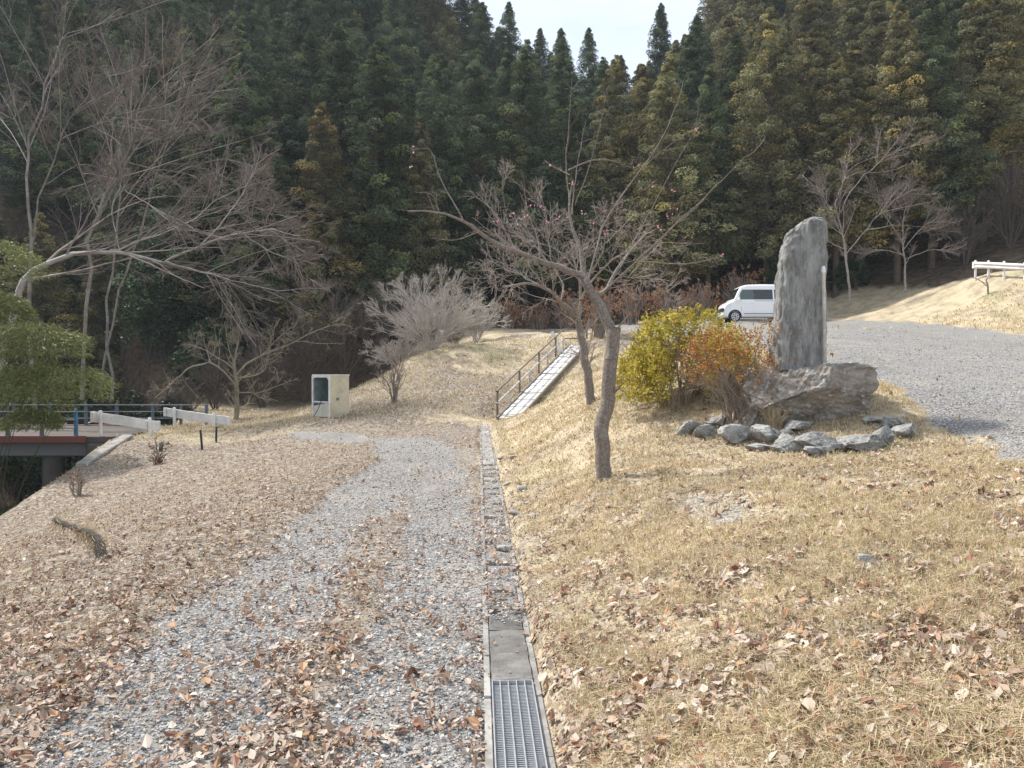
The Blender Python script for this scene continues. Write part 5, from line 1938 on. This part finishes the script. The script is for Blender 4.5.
    build('windscreen', a, M['glass'], root)
    a = Acc()
    addbox(a, (-0.005, 0, 0.62), (0.04, 0.9, 0.12))
    build('grille', a, M['black'], root)
    a = Acc()
    addbox(a, (-0.012, 0, 0.42), (0.06, 1.15, 0.14))
    build('bumper', a, M['white_van'], root)
    for s in (-1, 1):
        a = Acc()
        addbox(a, (0.66, s * 0.83, 1.14), (0.09, 0.15, 0.17))
        build('mirror', a, M['white_van'], root)
    for x_ in (0.50, 2.92):
        for s in (-1, 1):
            # arch
            a = Acc()
            th = np.linspace(-0.25, math.pi + 0.25, 22)
            inner = np.stack([x_ + np.cos(th) * 0.26, 0 * th, 0.28 + np.sin(th) * 0.26], -1)
            outer = np.stack([x_ + np.cos(th) * 0.335, 0 * th, 0.28 + np.sin(th) * 0.335], -1)
            for q in (inner, outer):
                q[:, 1] = s * (ysurf(np.clip(q[:, 0], 0.1, 3.3), q[:, 2]) + 0.006)
            m2 = len(th)
            a.add(np.concatenate([inner, outer]), np.array([[q, q + 1, m2 + q + 1, m2 + q] for q in range(m2 - 1)]))
            build('wheel_arch', a, M['black'], root)
            w_ = empty('wheel', (x_, s * 0.66, 0.27))
            w_.parent = root
            a = Acc()
            prof = [(0.0, 0.09), (0.20, 0.09), (0.255, 0.085), (0.272, 0.06), (0.272, -0.06), (0.255, -0.085), (0.0, -0.085)]
            nn = 28
            th = np.arange(nn) * 2 * math.pi / nn
            V = np.array([[(rr0 * math.cos(t_), s * yy0, rr0 * math.sin(t_)) for t_ in th] for rr0, yy0 in prof])
            kk_ = len(prof)
            i = np.arange(kk_ - 1)[:, None] * nn
            j = np.arange(nn)[None]
            a.add(V.reshape(-1, 3), np.stack([i + j, i + (j + 1) % nn, i + nn + (j + 1) % nn, i + nn + j], -1).reshape(-1, 4))
            build('tyre', a, M['tyre'], w_)
            a = Acc()
            for q in range(7):
                t_ = q * 2 * math.pi / 7
                beam(a, (0, s * 0.098, 0), (0.18 * math.cos(t_), s * 0.098, 0.18 * math.sin(t_)), 0.02, 0.06)
            V = np.array([[(rr0 * math.cos(t_), s * 0.095, rr0 * math.sin(t_)) for t_ in th] for rr0 in (0.165, 0.195)])
            a.add(V.reshape(-1, 3), np.stack([j, (j + 1) % nn, nn + (j + 1) % nn, nn + j], -1).reshape(-1, 4))
            build('rim', a, M['alloy'], w_)
    return root


vp = P(721, 328, 39)
van((vp[0], 39.0, float(G(vp[0] + 1.7, 39)) + 0.02), R(0))

# ------------------------------------------------------------------ air
a = Acc()
V = np.array([(x_, y_, z_) for x_ in (-185, 185) for y_ in (-48, 266) for z_ in (-8, 150)], float)
a.add(V, np.array([[0, 1, 3, 2], [4, 6, 7, 5], [0, 4, 5, 1], [2, 3, 7, 6], [0, 2, 6, 4], [1, 5, 7, 3]]))
hm = bpy.data.materials.new('air')
hm.use_nodes = True
hn = hm.node_tree
hn.nodes.remove(hn.nodes['Principled BSDF'])
pv = hn.nodes.new('ShaderNodeVolumePrincipled')
pv.inputs['Color'].default_value = (0.80, 0.90, 1.0, 1)
pv.inputs['Density'].default_value = 0.00045
pv.inputs['Anisotropy'].default_value = 0.2
hn.links.new(pv.outputs[0], hn.nodes['Material Output'].inputs['Volume'])
tag(build('haze', a, hm), kind='stuff')

# ------------------------------------------------------------------ world, sun, camera
w = bpy.data.worlds.new('World')
SC.world = w
w.use_nodes = True
nt = w.node_tree
bg = nt.nodes['Background']
sky = nt.nodes.new('ShaderNodeTexSky')
sky.sky_type = 'NISHITA'
sky.sun_disc = False
SEL, SAZ = 52.0, -58.0           # elevation; azimuth from +Y towards -X
sky.sun_elevation = R(SEL)
sky.sun_rotation = R(SAZ)
sky.air_density = 1.2
sky.dust_density = 2.5
tc = nt.nodes.new('ShaderNodeTexCoord')
mpn = nt.nodes.new('ShaderNodeMapping')
mpn.inputs['Scale'].default_value = (1.2, 1.2, 3.5)
nz = nt.nodes.new('ShaderNodeTexNoise')
nz.inputs['Scale'].default_value = 2.2
nz.inputs['Detail'].default_value = 7
nz.inputs['Roughness'].default_value = 0.6
mr = nt.nodes.new('ShaderNodeMapRange')
mr.inputs[1].default_value = 0.38
mr.inputs[2].default_value = 0.66
mr.inputs[3].default_value = 0.55
mr.inputs[4].default_value = 0.95
mx = nt.nodes.new('ShaderNodeMix')
mx.data_type = 'RGBA'
mx.inputs[7].default_value = (6.3, 6.75, 7.6, 1)
nt.links.new(tc.outputs['Generated'], mpn.inputs['Vector'])
nt.links.new(mpn.outputs[0], nz.inputs['Vector'])
nt.links.new(nz.outputs[0], mr.inputs[0])
nt.links.new(mr.outputs[0], mx.inputs[0])
nt.links.new(sky.outputs[0], mx.inputs[6])
nt.links.new(mx.outputs[2], bg.inputs['Color'])
bg.inputs['Strength'].default_value = 0.115

sl_ = bpy.data.lights.new('sun', 'SUN')
sl_.energy = 4.3
sl_.angle = R(4)
sl_.color = (1.0, 0.95, 0.88)
so = bpy.data.objects.new('sun', sl_)
COL.objects.link(so)
az = R(SAZ)
dv = Vector((math.sin(az) * math.cos(R(SEL)), math.cos(az) * math.cos(R(SEL)), math.sin(R(SEL))))
so.rotation_euler = dv.to_track_quat('Z', 'Y').to_euler()
so.location = (-40, 30, 60)

cam = bpy.data.cameras.new('camera')
cam.sensor_width = 36
cam.lens = 36 * F / 1024
cam.clip_end = 2000
cam.clip_start = 0.05
co = bpy.data.objects.new('camera', cam)
COL.objects.link(co)
co.location = (0, 0, CAMZ)
co.rotation_euler = (math.pi / 2 - PITCH, 0, 0)
SC.camera = co

SC.view_settings.view_transform = 'Standard'
SC.view_settings.look = 'None'
SC.view_settings.exposure = 0.66
SC.view_settings.gamma = 1.0
SC.view_settings.use_curve_mapping = False
SC.render.engine = 'CYCLES'
SC.cycles.max_bounces = 4
SC.cycles.diffuse_bounces = 2
SC.cycles.glossy_bounces = 2
SC.cycles.transmission_bounces = 2
SC.cycles.volume_bounces = 0
SC.cycles.use_denoising = True
print('cedars', cnt)
